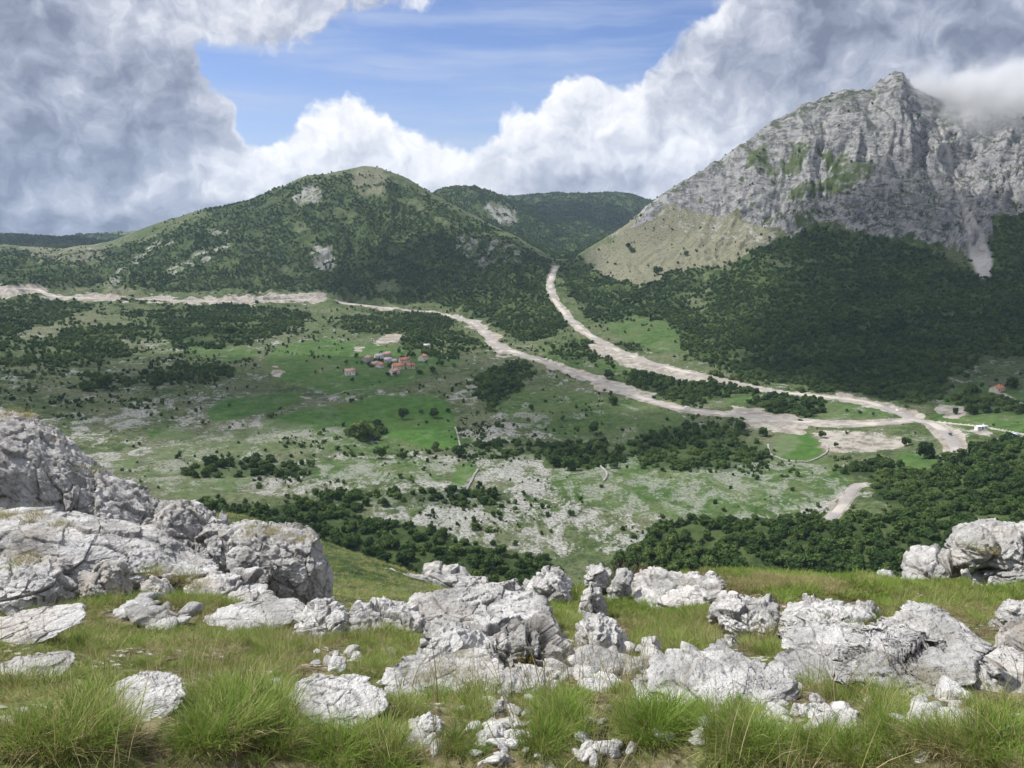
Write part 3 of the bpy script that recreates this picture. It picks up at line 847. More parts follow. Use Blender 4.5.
def trunk_geo(seed, h=0.9):
    r = np.random.default_rng(seed)
    vs = []; fs = []; n0 = 0

    def limb(p0, p1, r0, r1):
        nonlocal n0
        p0 = np.array(p0); p1 = np.array(p1)
        ax = p1 - p0; ax = ax / np.linalg.norm(ax)
        s = np.cross(ax, (0.3, 1, 0.1)); s /= np.linalg.norm(s); q = np.cross(ax, s)
        for P, R in ((p0, r0), (p0 * .5 + p1 * .5 + r.normal(size=3) * .02, (r0 + r1) / 2), (p1, r1)):
            for k in range(6):
                a = k * math.pi / 3
                vs.append(P + (s * math.cos(a) + q * math.sin(a)) * R)
        for rg in range(2):
            for k in range(6):
                fs.append((n0 + rg * 6 + k, n0 + rg * 6 + (k + 1) % 6, n0 + rg * 6 + 6 + (k + 1) % 6, n0 + rg * 6 + 6 + k))
        n0 += 18
    limb((0, 0, -0.15), (0, 0, h), 0.085, 0.05)
    for k in range(4):
        a = r.uniform(0, 6.28); z = r.uniform(0.3, 0.7)
        limb((0, 0, z * h), (math.cos(a) * .4, math.sin(a) * .4, z * h + 0.35), 0.04, 0.015)
    return np.array(vs), np.array(fs)


TRUNKS = [mesh_mixed('trunk', *trunk_geo(i), bm_) for i in range(3)]


def make_tree(p, size, crown, label, cat='tree', group=None, zs=1.0, name='broadleaf_tree', trunk=True):
    e = bpy.data.objects.new(name, None); COL.objects.link(e)
    e.location = p.tolist(); e.empty_display_size = 0.5
    e.rotation_euler.z = rng.uniform(0, 6.28)
    sx = size / 2.1
    e.scale = (sx * rng.uniform(.9, 1.1), sx * rng.uniform(.9, 1.1), sx * zs * rng.uniform(0.9, 1.1))
    tag(e, label, cat, group)
    c = link('crown', crown, e)
    if trunk:
        link('trunk', TRUNKS[rng.integers(3)], e)
    return e


def gz(x, y):
    return float(grid_at(H, np.array([x]), np.array([y]))[0])


# ---- scatter by land cover
JA = np.abs(az_d) < math.radians(39)
da = np.gradient(az_d); dr = np.gradient(rr)
cell = (RR * da[None, :] * dr[:, None])
dens_ok = (RR > 345) & (RR < 5000) & JA[None, :]
spacing = 4.7 + 0.9 * sstep(RR, 700, 1800) + 5 * sstep(RR, 2700, 4500)
brk = (fbm2(X / 75, Y / 75, 5, 401, 0.62)) * 2.1 + 0.15
den = np.clip(A_for * 1.35 - 0.30 + brk * (0.45 + 0.55 * (A_for < 0.97)), 0, 1) * (A_for > 0.12)
flank = (RR > 1050) & (U < 560) & (RR < KR[18][None, :] + 60)
den = np.where(flank, np.clip(A_for * 1.1, 0, 1) * (A_for > .2) * sstep(brk + 0.5 * sstep(U, 330, 460), -0.55, 0.25), den)
den = np.where((A_for > .97) & (RR < 1000), np.maximum(den, 1.0), den)
litw = (U > 560) & (U < 770) & (RR > 900)
den = np.where(litw, den * sstep(brk, -0.9, 0.1), den)
wgt = np.where(dens_ok, den * cell / spacing ** 2, 0)
NT_ = int(wgt.sum())
pr = (wgt / wgt.sum()).ravel()
idx = rng.choice(pr.size, NT_, p=pr)
fi = idx // NA; fj = idx % NA
tr_r = rr[fi] + rng.uniform(-.5, .5, NT_) * dr[fi]; tr_a = az_d[fj] + rng.uniform(-.5, .5, NT_) * da[fj]
TX = tr_r * np.sin(tr_a); TY = tr_r * np.cos(tr_a); TZ = grid_at(H, TX, TY)
TS = (6.6 - 0.4 * sstep(tr_r, 700, 1800) + 4 * sstep(tr_r, 2700, 4500)) * rng.uniform(0.5, 1.3, NT_)
TU, TV = project(TX, TY, TZ)
# edge and ridge trees are smaller
# the nearest, largest ones are trees of their own
vis = (TU > 0) & (TU < 1024) & (TV > 0) & (((TU < 560) & (TV < 590)) | (TV < 578)) & ((TU > 330) | (TV < 520))


def wood_label(u, v, s, left_side):
    sz = 'tall' if s > 7.6 else 'middling' if s > 6.4 else 'low' if s > 5 else 'very small'
    if left_side:
        place = ['far left end', 'right of the left outcrop', 'above the grassy spur', 'behind the centre rocks', 'beside the tall crest boulder'][int(np.searchsorted([280, 350, 430, 500], u))]
        mid = 503 + (u - 200) * 0.16
        row = 'back row' if v < mid else 'middle row' if v < mid + 18 else 'front row'
        return sz + ' tree in the ' + row + ' of the spur wood, ' + place
    place = ['behind the dead bush', 'above the long crest slab', 'left of the short lane', 'below the short lane', 'behind the upper right boulders'][int(np.searchsorted([660, 740, 815, 890], u))]
    row = 'back row' if v < 535 else 'middle row' if v < 558 else 'front row'
    return sz + ' tree in the ' + row + ' of the crest wood, ' + place


order = np.argsort(np.where(vis, tr_r - 8 * TS, 1e9))[:205]
solo = np.zeros(NT_, bool); solo[order] = True
for k in order:
    left_side = TU[k] < 575
    make_tree(np.array([TX[k], TY[k], TZ[k]]), TS[k] * 1.1, CROWNS[rng.integers(5)],
              wood_label(TU[k], TV[k], TS[k], left_side), group='trees of the wood below the spur' if left_side else 'trees of the wood behind the meadow crest')

# ---- single trees read off the photograph  (u, v of the foot, width in pixels, label)
SOLO = [
 (886,468,17,'round dark tree, left one of the pair below the pale bare ground'), (900,467,12,'smaller round tree, right one of the pair below the pale bare ground'),
 (927,458,22,'widest dark tree between the bright green paddock and the road bend'), (906,446,11,'small dark tree at the top edge of the bright green paddock, under the road'),
 (970,393,14,'dark tree alone in the middle of the far right meadow below the mountain wood'), (1012,388,14,'dark tree just right of the orange roofed cottage'),
 (972,414,14,'leftmost rounded tree of the hedge line across the far right meadow'), (986,413,12,'second rounded tree of the hedge line in the far right meadow'), (956,414,9,'dark bush beside the road bend at the meadow gate'),
 (767,452,6,'small bush on the left rim of the oval green field'), (822,438,9,'dark bush above the upper right rim of the oval green field'), (764,436,12,'green bush under the road, left of the oval green field'),
 (741,430,14,'dark green tree hanging below the road cutting, left of the oval field'), (836,447,6,'small bush at the right rim of the oval green field'),
 (608,361,0,None), (595,375,0,None),
 (608,379,13,'dark rounded tree on the grass between the two road branches'), (613,368,6,'small pointed tree behind the rounded one between the two road branches'), (553,350,9,'dark tree left of the pair on the slope beside the road'), (562,352,7,'right tree of the pair on the slope beside the road'),
 (572,347,10,'tree at the foot of the dark wood where it meets the upper road'), (613,404,12,'dark tree on the lower verge of the main road in mid valley'), (604,392,5,'small dark bush on the verge of the main road'), (593,434,16,'lone dark bush on the slope below the main road'),
 (404,419,14,'dark bush with a flat top in the green village field, left of three'), (434,418,14,'dark bush in the green village field, right of three'), (421,413,6,'small tree between the two dark bushes in the village field'), (448,412,6,'small bush at the right edge of the village field'),
 (363,439,26,'large dark bush clump at the lower edge of the village field'), (435,450,11,'round bush where village field meets pale rock, left one'), (459,456,16,'round bush where village field meets pale rock, right one'), (402,460,14,'dark bush in the scrub below the village field, left one'), (380,458,16,'spreading bush in the scrub below the village field'),
 (271,418,8,'small round tree on the pale ridge left of the village field'), (547,407,0,None), (562,421,7,'dark tree on the right shoulder of the pale crag in mid valley'), (532,409,7,'dark tree on the crest of the pale crag in mid valley'),
 (105,389,22,'dark bush clump on the left valley slope, broad one'), (128,386,12,'dark bush right of the broad clump on the left valley slope'), (230,333,14,'dark tree in the belt above the upper fields'), (163,404,6,'little dark bush in the grey scrub of the left slope'), (180,385,7,'little dark tree above the left bright field'),
 (571,515,8,'small dark tree on white karst in the centre, left one'), (548,516,6,'tiny dark tree on white karst in the centre'), (493,545,8,'bush beside the pale slab at the wood edge'), (476,546,7,'left bush beside the pale slab at the wood edge'),
 (580,500,7,'dark bush above white limestone in the centre valley'), (515,545,7,'right bush beside the pale slab at the wood edge'), (704,524,15,'pale green tree standing proud of the near wood at right of centre'),
 (848,515,9,'dark bush in the bend of the short lane'), (868,520,7,'bush in the dry clearing right of the short lane'), (884,512,6,'small bush in the dry clearing far right of the short lane'),
 (480,392,0,None), (556,466,14,'dark tree at the left end of the mid valley thicket'), (614,468,10,'dark bush inside the curved stone wall'), (570,470,18,'broad dark tree in the mid valley thicket'), (600,455,20,'broadest tree at the top of the mid valley thicket'),
 (620,455,14,'tree at the right end of the mid valley thicket'), (582,456,16,'tree in the middle of the mid valley thicket'),
 (345,372,5,'little bush left of the lone farmhouse'), (352,382,6,'bush in front of the lone farmhouse'), (402,360,6,'village tree behind the largest orange roof'), (375,362,6,'village tree beside the grey roofs'), (412,368,7,'village tree right of the orange roof'), (433,372,8,'bush at the right end of the village'), (441,366,8,'tree beside the white path near the village'),
 (420,374,7,'bush below the last village roof'), (388,376,6,'bush in front of the village roofs'), (352,403,7,'bush by the pale rock in the village field'), (361,400,5,'thin bush by the pale rock in the village field'), (369,366,5,'dark bush at the left end of the village'),
 (455,352,7,'bush on the bank between village and road'), (440,350,6,'dark bush by the crook of the white path'), (658,275,12,'dark bush high on the beige slope, left one'), (632,252,7,'dark shrub high on the beige slope near its edge'), (645,262,0,None),
 (686,255,6,'little shrub in the beige slope below the crags'), (628,247,6,'topmost shrub on the beige slope'), (805,410,14,'dark tree in the clump between the two roads, right end'), (775,408,14,'dark tree in the clump between the two roads, left end'),
 (860,414,5,'small dark bush between the two roads near the junction'), (873,415,4,'smaller dark bush between the two roads near the junction'),
 (948,470,13,'dark tree at the lower end of the road below the bend, left side'), (966,468,14,'dark tree at the lower end of the road below the bend, right side'), (957,474,14,'dark tree closing off the lower end of the road below the bend'), (970,450,12,'dark tree beside the road just past the bend'),
]
TREEPIX = []
for (u, v, w, lab) in SOLO:
    if not lab: continue
    p = hit(u, v, 300)
    if p is None: continue
    d = p[1] * CP - p[2] * SP
    size = w * d / F
    make_tree(p, size, CROWNS[rng.integers(5)], lab, 'tree' if 'tree' in lab else 'bush', zs=1.0, name='broadleaf_tree' if 'tree' in lab else 'bush', trunk='tree' in lab)


# ---- geometry nodes scatter
def scatter(name, pts, scl, rotz, meshes, label, idx=None, rotxy=None):
    me = bpy.data.meshes.new(name)
    n = len(pts)
    me.vertices.add(n); me.vertices.foreach_set('co', np.ascontiguousarray(pts, np.float32).ravel())
    a = me.attributes.new('scl', 'FLOAT_VECTOR', 'POINT'); a.data.foreach_set('vector', np.ascontiguousarray(scl, np.float32).ravel())
    ro = np.zeros((n, 3)); ro[:, 2] = rotz
    if rotxy is not None: ro[:, :2] = rotxy
    a = me.attributes.new('rot', 'FLOAT_VECTOR', 'POINT'); a.data.foreach_set('vector', np.ascontiguousarray(ro, np.float32).ravel())
    if idx is None: idx = np.random.default_rng(3).integers(0, len(meshes), n)
    a = me.attributes.new('pick', 'INT', 'POINT'); a.data.foreach_set('value', np.ascontiguousarray(idx, np.int32))
    o = link(name, me)
    ng = bpy.data.node_groups.new(name, 'GeometryNodeTree')
    ng.interface.new_socket('Geometry', in_out='INPUT', socket_type='NodeSocketGeometry')
    ng.interface.new_socket('Geometry', in_out='OUTPUT', socket_type='NodeSocketGeometry')
    t = NT(ng)
    gi = t.n('NodeGroupInput')
    jn = t.n('GeometryNodeGeometryToInstance')
    for m in reversed(meshes):
        src = bpy.data.objects.new(name + '_piece', m)       # stays out of the scene: only its shape is used
        oi = t.n('GeometryNodeObjectInfo'); oi.inputs['Object'].default_value = src
        ng.links.new(oi.outputs['Geometry'], jn.inputs[0])
    ip = t.n('GeometryNodeInstanceOnPoints')
    ng.links.new(gi.outputs[0], ip.inputs['Points']); ng.links.new(jn.outputs[0], ip.inputs['Instance'])
    ip.inputs['Pick Instance'].default_value = True

    def attr(nm, ty):
        a = t.n('GeometryNodeInputNamedAttribute', data_type=ty); a.inputs['Name'].default_value = nm
        return [s for s in a.outputs if s.enabled and s.name == 'Attribute'][0]
    ng.links.new(attr('pick', 'INT'), ip.inputs['Instance Index'])
    ng.links.new(attr('scl', 'FLOAT_VECTOR'), ip.inputs['Scale'])
    ng.links.new(attr('rot', 'FLOAT_VECTOR'), ip.inputs['Rotation'])
    go = t.n('NodeGroupOutput'); ng.links.new(ip.outputs[0], go.inputs[0])
    md = o.modifiers.new('scatter', 'NODES'); md.node_group = ng
    tag(o, label, kind='stuff')
    return o


m = ~solo
s = TS[m] / 2.1
near_t = tr_r[m] < 900
P_ = np.stack([TX, TY, TZ], 1)[m]
zr_ = rng.uniform(0.75, 1.15, m.sum())
S_ = np.stack([s, s, s * zr_], 1)
P_[:, 2] -= 0.25 * s
pick = np.where(near_t, rng.integers(0, 4, m.sum()), 4 + rng.integers(0, 4, m.sum()))
scatter('forest', P_, S_, rng.uniform(0, 6.28, m.sum()), CROWNS[:4] + CROWNS_FAR, 'broadleaf woods covering the mountain slopes', pick)

# ---- scrub dots all over the rough ground
sd = (0.35 + 0.9 * fbm2(X / 70, Y / 70, 3, 411) + 0.8 * fbm2(X / 20, Y / 20, 2, 412))
rough = np.clip(1 - 0.93 * A_mead - A_dirt * 1.5 - 0.6 * A_dry * (RR > 900), 0, 1) * (A_for < .8)
SCRUBD = [(1.0, [(-300,310),(120,310),(230,360),(200,400),(60,420),(-300,430)]), (1.0, [(640,420),(740,415),(800,470),(700,480),(640,470)]), (1.0, ell(400, 440, 120, 25)), (1., ell(560, 440, 100, 28)), (.9, ell(300, 470, 130, 18)), (0.9, ell(60, 300, 120, 30)), (.7, ell(250, 345, 120, 20)), (1.0, [(820,460),(900,455),(950,520),(850,520)]),
          (.6, [(200,500),(550,505),(560,560),(300,520)]), (.8, [(500,270),(560,330),(700,400),(560,380),(480,340)])]
A_sc = area(SCRUBD, 2.0)
A_wide = A_for * valley
for _ in range(40):
    A_wide[1:-1, 1:-1] = (A_wide[2:, 1:-1] + A_wide[:-2, 1:-1] + A_wide[1:-1, 2:] + A_wide[1:-1, :-2]) / 4
A_sc = np.maximum(A_sc, np.clip(A_wide * 5, 0, 1.6))
sd = np.clip(sd, 0, 2) ** 2.4 * 1.7
dsc = np.clip(sd, 0, 3.0) * rough * (0.8 + 2.8 * A_sc) * (1 - .9 * A_cliff)
dsc += A_cliff * 0.22 * np.clip(sd, 0, 1)
dsc += (A_dry > .5) * (RR > 1100) * 0.05
dsc *= (dist_road > 1.0)
w_ = np.where((RR > 345) & (RR < 2400) & JA[None, :], dsc * cell / (6.5 + 2.5 * sstep(RR, 700, 1500)) ** 2, 0)
NS = int(min(w_.sum(), 120000))
idx = rng.choice(w_.size, NS, p=(w_ / w_.sum()).ravel())
fi = idx // NA; fj = idx % NA
sr = rr[fi] + rng.uniform(-.5, .5, NS) * dr[fi]; sa_ = az_d[fj] + rng.uniform(-.5, .5, NS) * da[fj]
sx_, sy_ = sr * np.sin(sa_), sr * np.cos(sa_)
ss_ = (0.9 + 4.6 * rng.uniform(size=NS) ** 2.6) * (1 + .5 * sstep(sr, 700, 1500)) / 2.1
scatter('scrub', np.stack([sx_, sy_, grid_at(H, sx_, sy_) - 0.25 * ss_], 1), np.stack([ss_, ss_, ss_ * rng.uniform(.7, 1.2, NS)], 1), rng.uniform(0, 6.28, NS), CROWNS_FAR, 'low scrub dotted over the rocky valley')
STAT = (NT_, NS)
# ------------------------------------------------------------------ village houses
def simple_mat(name, c0, c1, scale=1.0, rough=0.85, metal=0.0, spec=0.2):
    m, t = new_mat(name)
    p = t.n('ShaderNodeTexCoord').outputs['Object']
    c = t.mix(t.ss(t.noise(p, scale, 5, 0.6), 0.35, 0.65), c0, c1)
    t.set(t.n('ShaderNodeOutputMaterial').inputs[0], t.n('ShaderNodeBsdfPrincipled', {'Base Color': c, 'Roughness': rough, 'Metallic': metal, 'Specular IOR Level': spec}).outputs[0])
    return m


M_roof = [simple_mat('orange_tile', (0.34, 0.13, 0.07), (0.50, 0.24, 0.14), 0.8), simple_mat('faded_tile', (0.34, 0.19, 0.155), (0.46, 0.30, 0.26), 0.8), simple_mat('red_tile', (0.30, 0.11, 0.085), (0.42, 0.18, 0.14), 0.8), simple_mat('grey_slate', (0.30, 0.29, 0.29), (0.46, 0.45, 0.45), 0.8)]
M_wall = [simple_mat('cream_render', (0.50, 0.46, 0.40), (0.66, 0.62, 0.55), 0.6), simple_mat('stone_wall', (0.34, 0.33, 0.30), (0.52, 0.50, 0.46), 1.5), simple_mat('white_wash', (0.66, 0.65, 0.62), (0.78, 0.77, 0.75), 0.6)]
M_wood = simple_mat('brown_wood', (0.10, 0.06, 0.035), (0.18, 0.11, 0.07), 2)
M_glass = simple_mat('window_glass', (0.03, 0.04, 0.05), (0.06, 0.07, 0.09), 0.5, 0.15, 0, 0.6)


def box_geo(x0, x1, y0, y1, z0, z1):
    v = np.array([(x, y, z) for x in (x0, x1) for y in (y0, y1) for z in (z0, z1)], float)
    f = np.array([[0, 1, 3, 2], [4, 6, 7, 5], [0, 4, 5, 1], [2, 3, 7, 6], [0, 2, 6, 4], [1, 5, 7, 3]])
    return v, f


def merge(gs):
    vs = []; fs = []; n = 0
    for v, f in gs:
        vs.append(v); fs.append(f + n); n += len(v)
    return np.concatenate(vs), np.concatenate(fs)


def make_house(p, rz, L, D, h, rh, wm, rm_, label, group=None, name='house', cat='house'):
    e = bpy.data.objects.new(name, None); COL.objects.link(e); e.location = p.tolist(); e.rotation_euler.z = rz
    tag(e, label, cat, group)
    # walls with gables
    x, y = L / 2, D / 2
    v = np.array([(-x, -y, -1.5), (x, -y, -1.5), (x, y, -1.5), (-x, y, -1.5), (-x, -y, h), (x, -y, h), (x, y, h), (-x, y, h), (-x, 0, h + rh), (x, 0, h + rh)], float)
    me = bpy.data.meshes.new('wall')
    me.from_pydata(v.tolist(), [], [(0, 1, 5, 4), (1, 2, 6, 9, 5), (2, 3, 7, 6), (3, 0, 4, 8, 7), (4, 5, 9, 8), (6, 7, 8, 9), (3, 2, 1, 0)])
    me.materials.append(wm); link('wall', me, e)
    o, th = 0.45, 0.18
    s_ = rh / y
    gs = []
    for sg in (-1, 1):
        a = np.array([(-x - o, sg * (y + o), h - o * s_), (x + o, sg * (y + o), h - o * s_), (x + o, 0, h + rh), (-x - o, 0, h + rh)], float) + (0, 0, 0.06)
        b = a + (0, 0, th)
        gs.append((np.concatenate([a, b]), np.array([[0, 3, 2, 1], [4, 5, 6, 7], [0, 1, 5, 4], [1, 2, 6, 5], [2, 3, 7, 6], [3, 0, 4, 7]])))
    rf = link('roof', mesh_np('roof', *merge(gs), False, rm_), e)
    link('chimney', mesh_np('chimney', *box_geo(x * .4, x * .4 + .7, 0.3, 0.95, h + rh * .5, h + rh + 0.9), False, wm), rf)
    link('door', mesh_np('door', *box_geo(-0.5, 0.5, -y - 0.06, -y + .02, 0.0, 2.05), False, M_wood), e)
    for wx in (-0.62, 0.62):
        for wy in (-1, 1):
            y0 = wy * y
            f = link('window', mesh_np('window', *box_geo(wx * x - .5, wx * x + .5, min(y0, y0 + wy * .07), max(y0, y0 + wy * .07), 1.1, 2.3), False, M_wood), e)
            y1 = y0 + wy * .07
            link('pane', mesh_np('pane', *box_geo(wx * x - .4, wx * x + .4, min(y1, y1 + wy * .02), max(y1, y1 + wy * .02), 1.2, 2.2), False, M_glass), f)
    return e


# u, v of the foot, length and width in metres, wall height, wall, roof, turn, label
HOUSES = [
 (350, 374, 11, 8, 3.6, 2, 1, 0.3, 'lone farmhouse with white gable and pink roof, left of the village'),
 (367, 361, 12, 7, 4.0, 1, 1, 1.2, 'tall narrow house with faded pink roof at the left end of the village'),
 (379, 358, 10, 7, 3.2, 2, 3, 0.4, 'pale grey roofed house near the left end of the village'),
 (386, 357, 12, 8, 3.8, 1, 1, 0.9, 'pink roofed house at the back of the village middle'),
 (388, 362, 9, 7, 3.4, 0, 3, 0.2, 'small grey roofed house in the village middle'),
 (375, 366, 9, 7, 3.2, 0, 1, 0.7, 'small cream house with faded roof at the village front left'),
 (380, 367, 8, 6, 3.0, 2, 0, 1.1, 'little white walled house with orange roof at the village front left'),
 (394, 363, 8, 6, 3.0, 1, 3, 0.0, 'low stone barn with grey roof in the village middle'),
 (404, 363, 12, 9, 4.0, 0, 2, 0.5, 'broad house with red roof behind the orange one'),
 (398, 369, 13, 9, 4.0, 0, 0, 0.35, 'house with the brightest orange roof in the village front'),
 (394, 374, 11, 8, 3.6, 2, 1, 0.9, 'white house with pink roof, lowest of the village'),
 (411, 368, 9, 7, 3.2, 0, 2, 0.2, 'small red roofed house right of the village middle'),
 (423, 360, 11, 8, 4.2, 2, 0, 1.2, 'tall orange roofed house standing apart at the right end of the village'),
 (427, 347, 8, 5, 2.6, 2, 3, 0.1, 'white shed with pale roof above the village by the path'),
 (997, 391, 11, 8, 2.6, 0, 0, 0.5, 'low cottage with pale orange roof under the mountain wood at far right'),
]
for (u, v, L, D, h, wi, ri, rz, lab) in HOUSES:
    p = hit(u, v, 300)
    make_house(p, rz, L, D, h, D * 0.32, M_wall[wi], M_roof[ri], lab, name='cottage' if 'cottage' in lab else 'house', cat='shed' if 'shed' in lab else 'barn' if 'barn' in lab else 'house')

for k in range(30):
    u = rng.normal(396, 26); v = rng.normal(366, 5.5)
    p = hit(u, v, 300)
    make_tree(p, rng.uniform(3.5, 7.5), CROWNS[rng.integers(5)], ('tall' if k % 3 == 0 else 'small') + ' garden tree ' + ('left of' if u < 372 else 'right of' if u > 422 else 'behind' if v < 362 else 'in front of' if v > 371 else 'between') + ' the village houses', 'tree', 'garden trees among the village houses')
# market hut and caravan in the far right meadow
M_white = simple_mat('white_panel', (0.66, 0.67, 0.68), (0.78, 0.78, 0.78), 0.7, 0.5)
M_blue = simple_mat('pale_blue_sheet', (0.40, 0.50, 0.55), (0.55, 0.63, 0.66), 0.7, 0.5)
make_house(hit(981, 429, 300), 0.1, 8.0, 3.6, 2.3, 0.5, M_white, simple_mat('white_sheet_roof', (0.6, 0.62, 0.65), (0.75, 0.76, 0.77), .5, .5), 'white flat roofed kiosk at the near edge of the far right meadow', name='kiosk', cat='kiosk')
make_house(hit(1012, 438, 300), 0.6, 8.0, 4.5, 2.4, 0.8, M_white, M_blue, 'pale blue roofed hut beside the track at the right edge', name='hut', cat='hut')

# ---- cars on the road
M_car = simple_mat('dark_car_paint', (0.03, 0.035, 0.045), (0.04, 0.045, 0.055), 0.5, 0.3, 0.3, 0.5)
M_carw = simple_mat('white_car_paint', (0.70, 0.70, 0.70), (0.76, 0.76, 0.76), 0.5, 0.3, 0.1, 0.5)
M_rub = simple_mat('rubber', (0.02, 0.02, 0.02), (0.03, 0.03, 0.03))
M_lamp = simple_mat('lamp_glass', (0.6, 0.6, 0.55), (0.7, 0.7, 0.66), 1, 0.2)


def make_car(p, rz, paint, label, van=False):
    e = bpy.data.objects.new('parked_van' if van else 'parked_car', None); COL.objects.link(e); e.location = p.tolist(); e.rotation_euler.z = rz
    tag(e, label, 'van' if van else 'car')
    if van:
        prof = [(-2.6, .35), (2.6, .35), (2.65, 1.0), (2.2, 1.3), (1.75, 2.2), (-2.55, 2.25), (-2.65, 1.2)]
        gl = [(1.72, 2.02), (2.12, 1.4), (-0.0, 1.4), (0.0, 2.02)]
    else:
        prof = [(-2.1, .3), (2.1, .3), (2.18, .75), (1.2, .95), (0.55, 1.42), (-1.15, 1.45), (-1.9, 1.0), (-2.15, .95)]
        gl = [(0.5, 1.36), (1.05, 0.98), (-1.7, 1.0), (-1.1, 1.38)]

    def extr(pr, w):
        n = len(pr)
        v = [(x, -w, z) for x, z in pr] + [(x, w, z) for x, z in pr]
        f = [tuple(range(n)), tuple(range(2 * n - 1, n - 1, -1))] + [(i, (i + 1) % n, n + (i + 1) % n, n + i) for i in range(n)]
        return v, f
    v, f = extr(prof, 0.88); me = bpy.data.meshes.new('body'); me.from_pydata(v, [], f); me.materials.append(paint); link('body', me, e)
    v, f = extr(gl, 0.892); me = bpy.data.meshes.new('side_window'); me.from_pydata(v, [], f); me.materials.append(M_glass); link('side_window', me, e)
    for sx in (-1.35, 1.35):
        for sy in (-1, 1):
            th = np.linspace(0, 2 * np.pi, 20, endpoint=False)
            ring = lambda rad, yy: np.stack([sx + rad * np.cos(th), np.full(20, yy), .33 + rad * np.sin(th)], 1)
            V_ = np.concatenate([ring(.33, sy * .72), ring(.33, sy * .93)])
            me = bpy.data.meshes.new('wheel')
            me.from_pydata(V_.tolist(), [], [tuple(range(20)), tuple(range(39, 19, -1))] + [(i, (i + 1) % 20, 20 + (i + 1) % 20, 20 + i) for i in range(20)])
            me.materials.append(M_rub); link('wheel', me, e)
    for sy in (-.6, .6):
        link('headlight', mesh_np('headlight', *box_geo(2.12, 2.2, sy - .18, sy + .18, .62, .8), False, M_lamp), e)
    return e


def on_road(name, k, side=0.0):
    c = ROADS[name]['c']; i = int(np.argmin([abs(project(*q)[0] - k) for q in c]))
    tg = c[min(i + 1, len(c) - 1)] - c[max(i - 1, 0)]; a = math.atan2(tg[1], tg[0])
    p = c[i] + np.array([-math.sin(a), math.cos(a), 0]) * side
    p[2] = c[i][2] + 0.01
    return p, a


for nm_, k_, sd_, pt, lab, vn_ in [('main', 949, 1.6, M_car, 'dark car on the road bend beside the meadow gate', False), ('main', 957, -1.6, M_car, 'dark car lower down the road below the bend', False), ('main', 686, 1.4, M_carw, 'white van on the main road left of the road cutting', True), ('upper', 893, 1.4, M_carw, 'small white car on the upper branch near the junction', False), ('main', 797, 1.2, M_car, 'dark car on the main road above the oval field', False)]:
    p, a = on_road(nm_, k_, sd_)
    make_car(p, a, pt, lab, vn_)

# ---- dry stone walls
M_dry = simple_mat('dry_stone', (0.26, 0.255, 0.235), (0.44, 0.43, 0.41), 1.0)


def stone_wall(pix, label, w=0.9, h=1.1, closed=False):
    P = np.array([hit(u, v, 300) for u, v in pix])
    c = spline(P, 1.6)
    c[:, 2] = grid_at(H, c[:, 0], c[:, 1])
    tg = np.gradient(c[:, :2], axis=0); tg /= np.linalg.norm(tg, axis=1)[:, None]
    nr = np.stack([tg[:, 1], -tg[:, 0]], 1)
    gs = []
    r = np.random.default_rng(len(pix))
    for i in range(len(c)):
        for lay in range(2):
            for sd in (-1, 1):
                v, f = ICO[1]
                s = r.uniform(.6, 1.0, 3) * (1.0, 0.5, 0.38)
                a = math.atan2(tg[i, 1], tg[i, 0]); R = np.array([[math.cos(a), -math.sin(a), 0], [math.sin(a), math.cos(a), 0], [0, 0, 1]])
                pv = np.sign(v) * np.abs(v) ** .7
                p = (pv * s) @ R.T + np.array([c[i, 0] + nr[i, 0] * w * .32 * sd, c[i, 1] + nr[i, 1] * w * .32 * sd, c[i, 2] + 0.25 + lay * .55 * h])
                gs.append((p, f))
    V_, F_ = merge(gs)
    o = link('stone_wall', mesh_np('stone_wall', V_, F_, False, M_dry))
    return tag(o, label, 'wall')


stone_wall([(768,445),(770,453),(780,459),(795,462),(812,461),(824,455),(828,449),(824,444)], 'pale dry stone wall curving round the oval green field', 0.8, .8)
stone_wall([(584,463),(596,464),(604,470),(607,476),(604,481)], 'short curved dry stone wall below the mid valley thicket')
stone_wall([(466,492),(470,484),(474,476),(478,470)], 'straight pale stone wall crossing the karst right of the little green hollow', .9, .9)
stone_wall([(441,341),(439,347),(444,354),(448,360)], 'white walled path dropping towards the village from the road', 1.2, 1.0)
stone_wall([(455,428),(458,436),(460,446)], 'low stone wall along the right end of the village field')
stone_wall([(318,399),(345,392),(365,390)], 'low stone wall on the upper side of the village field', .8, .8)
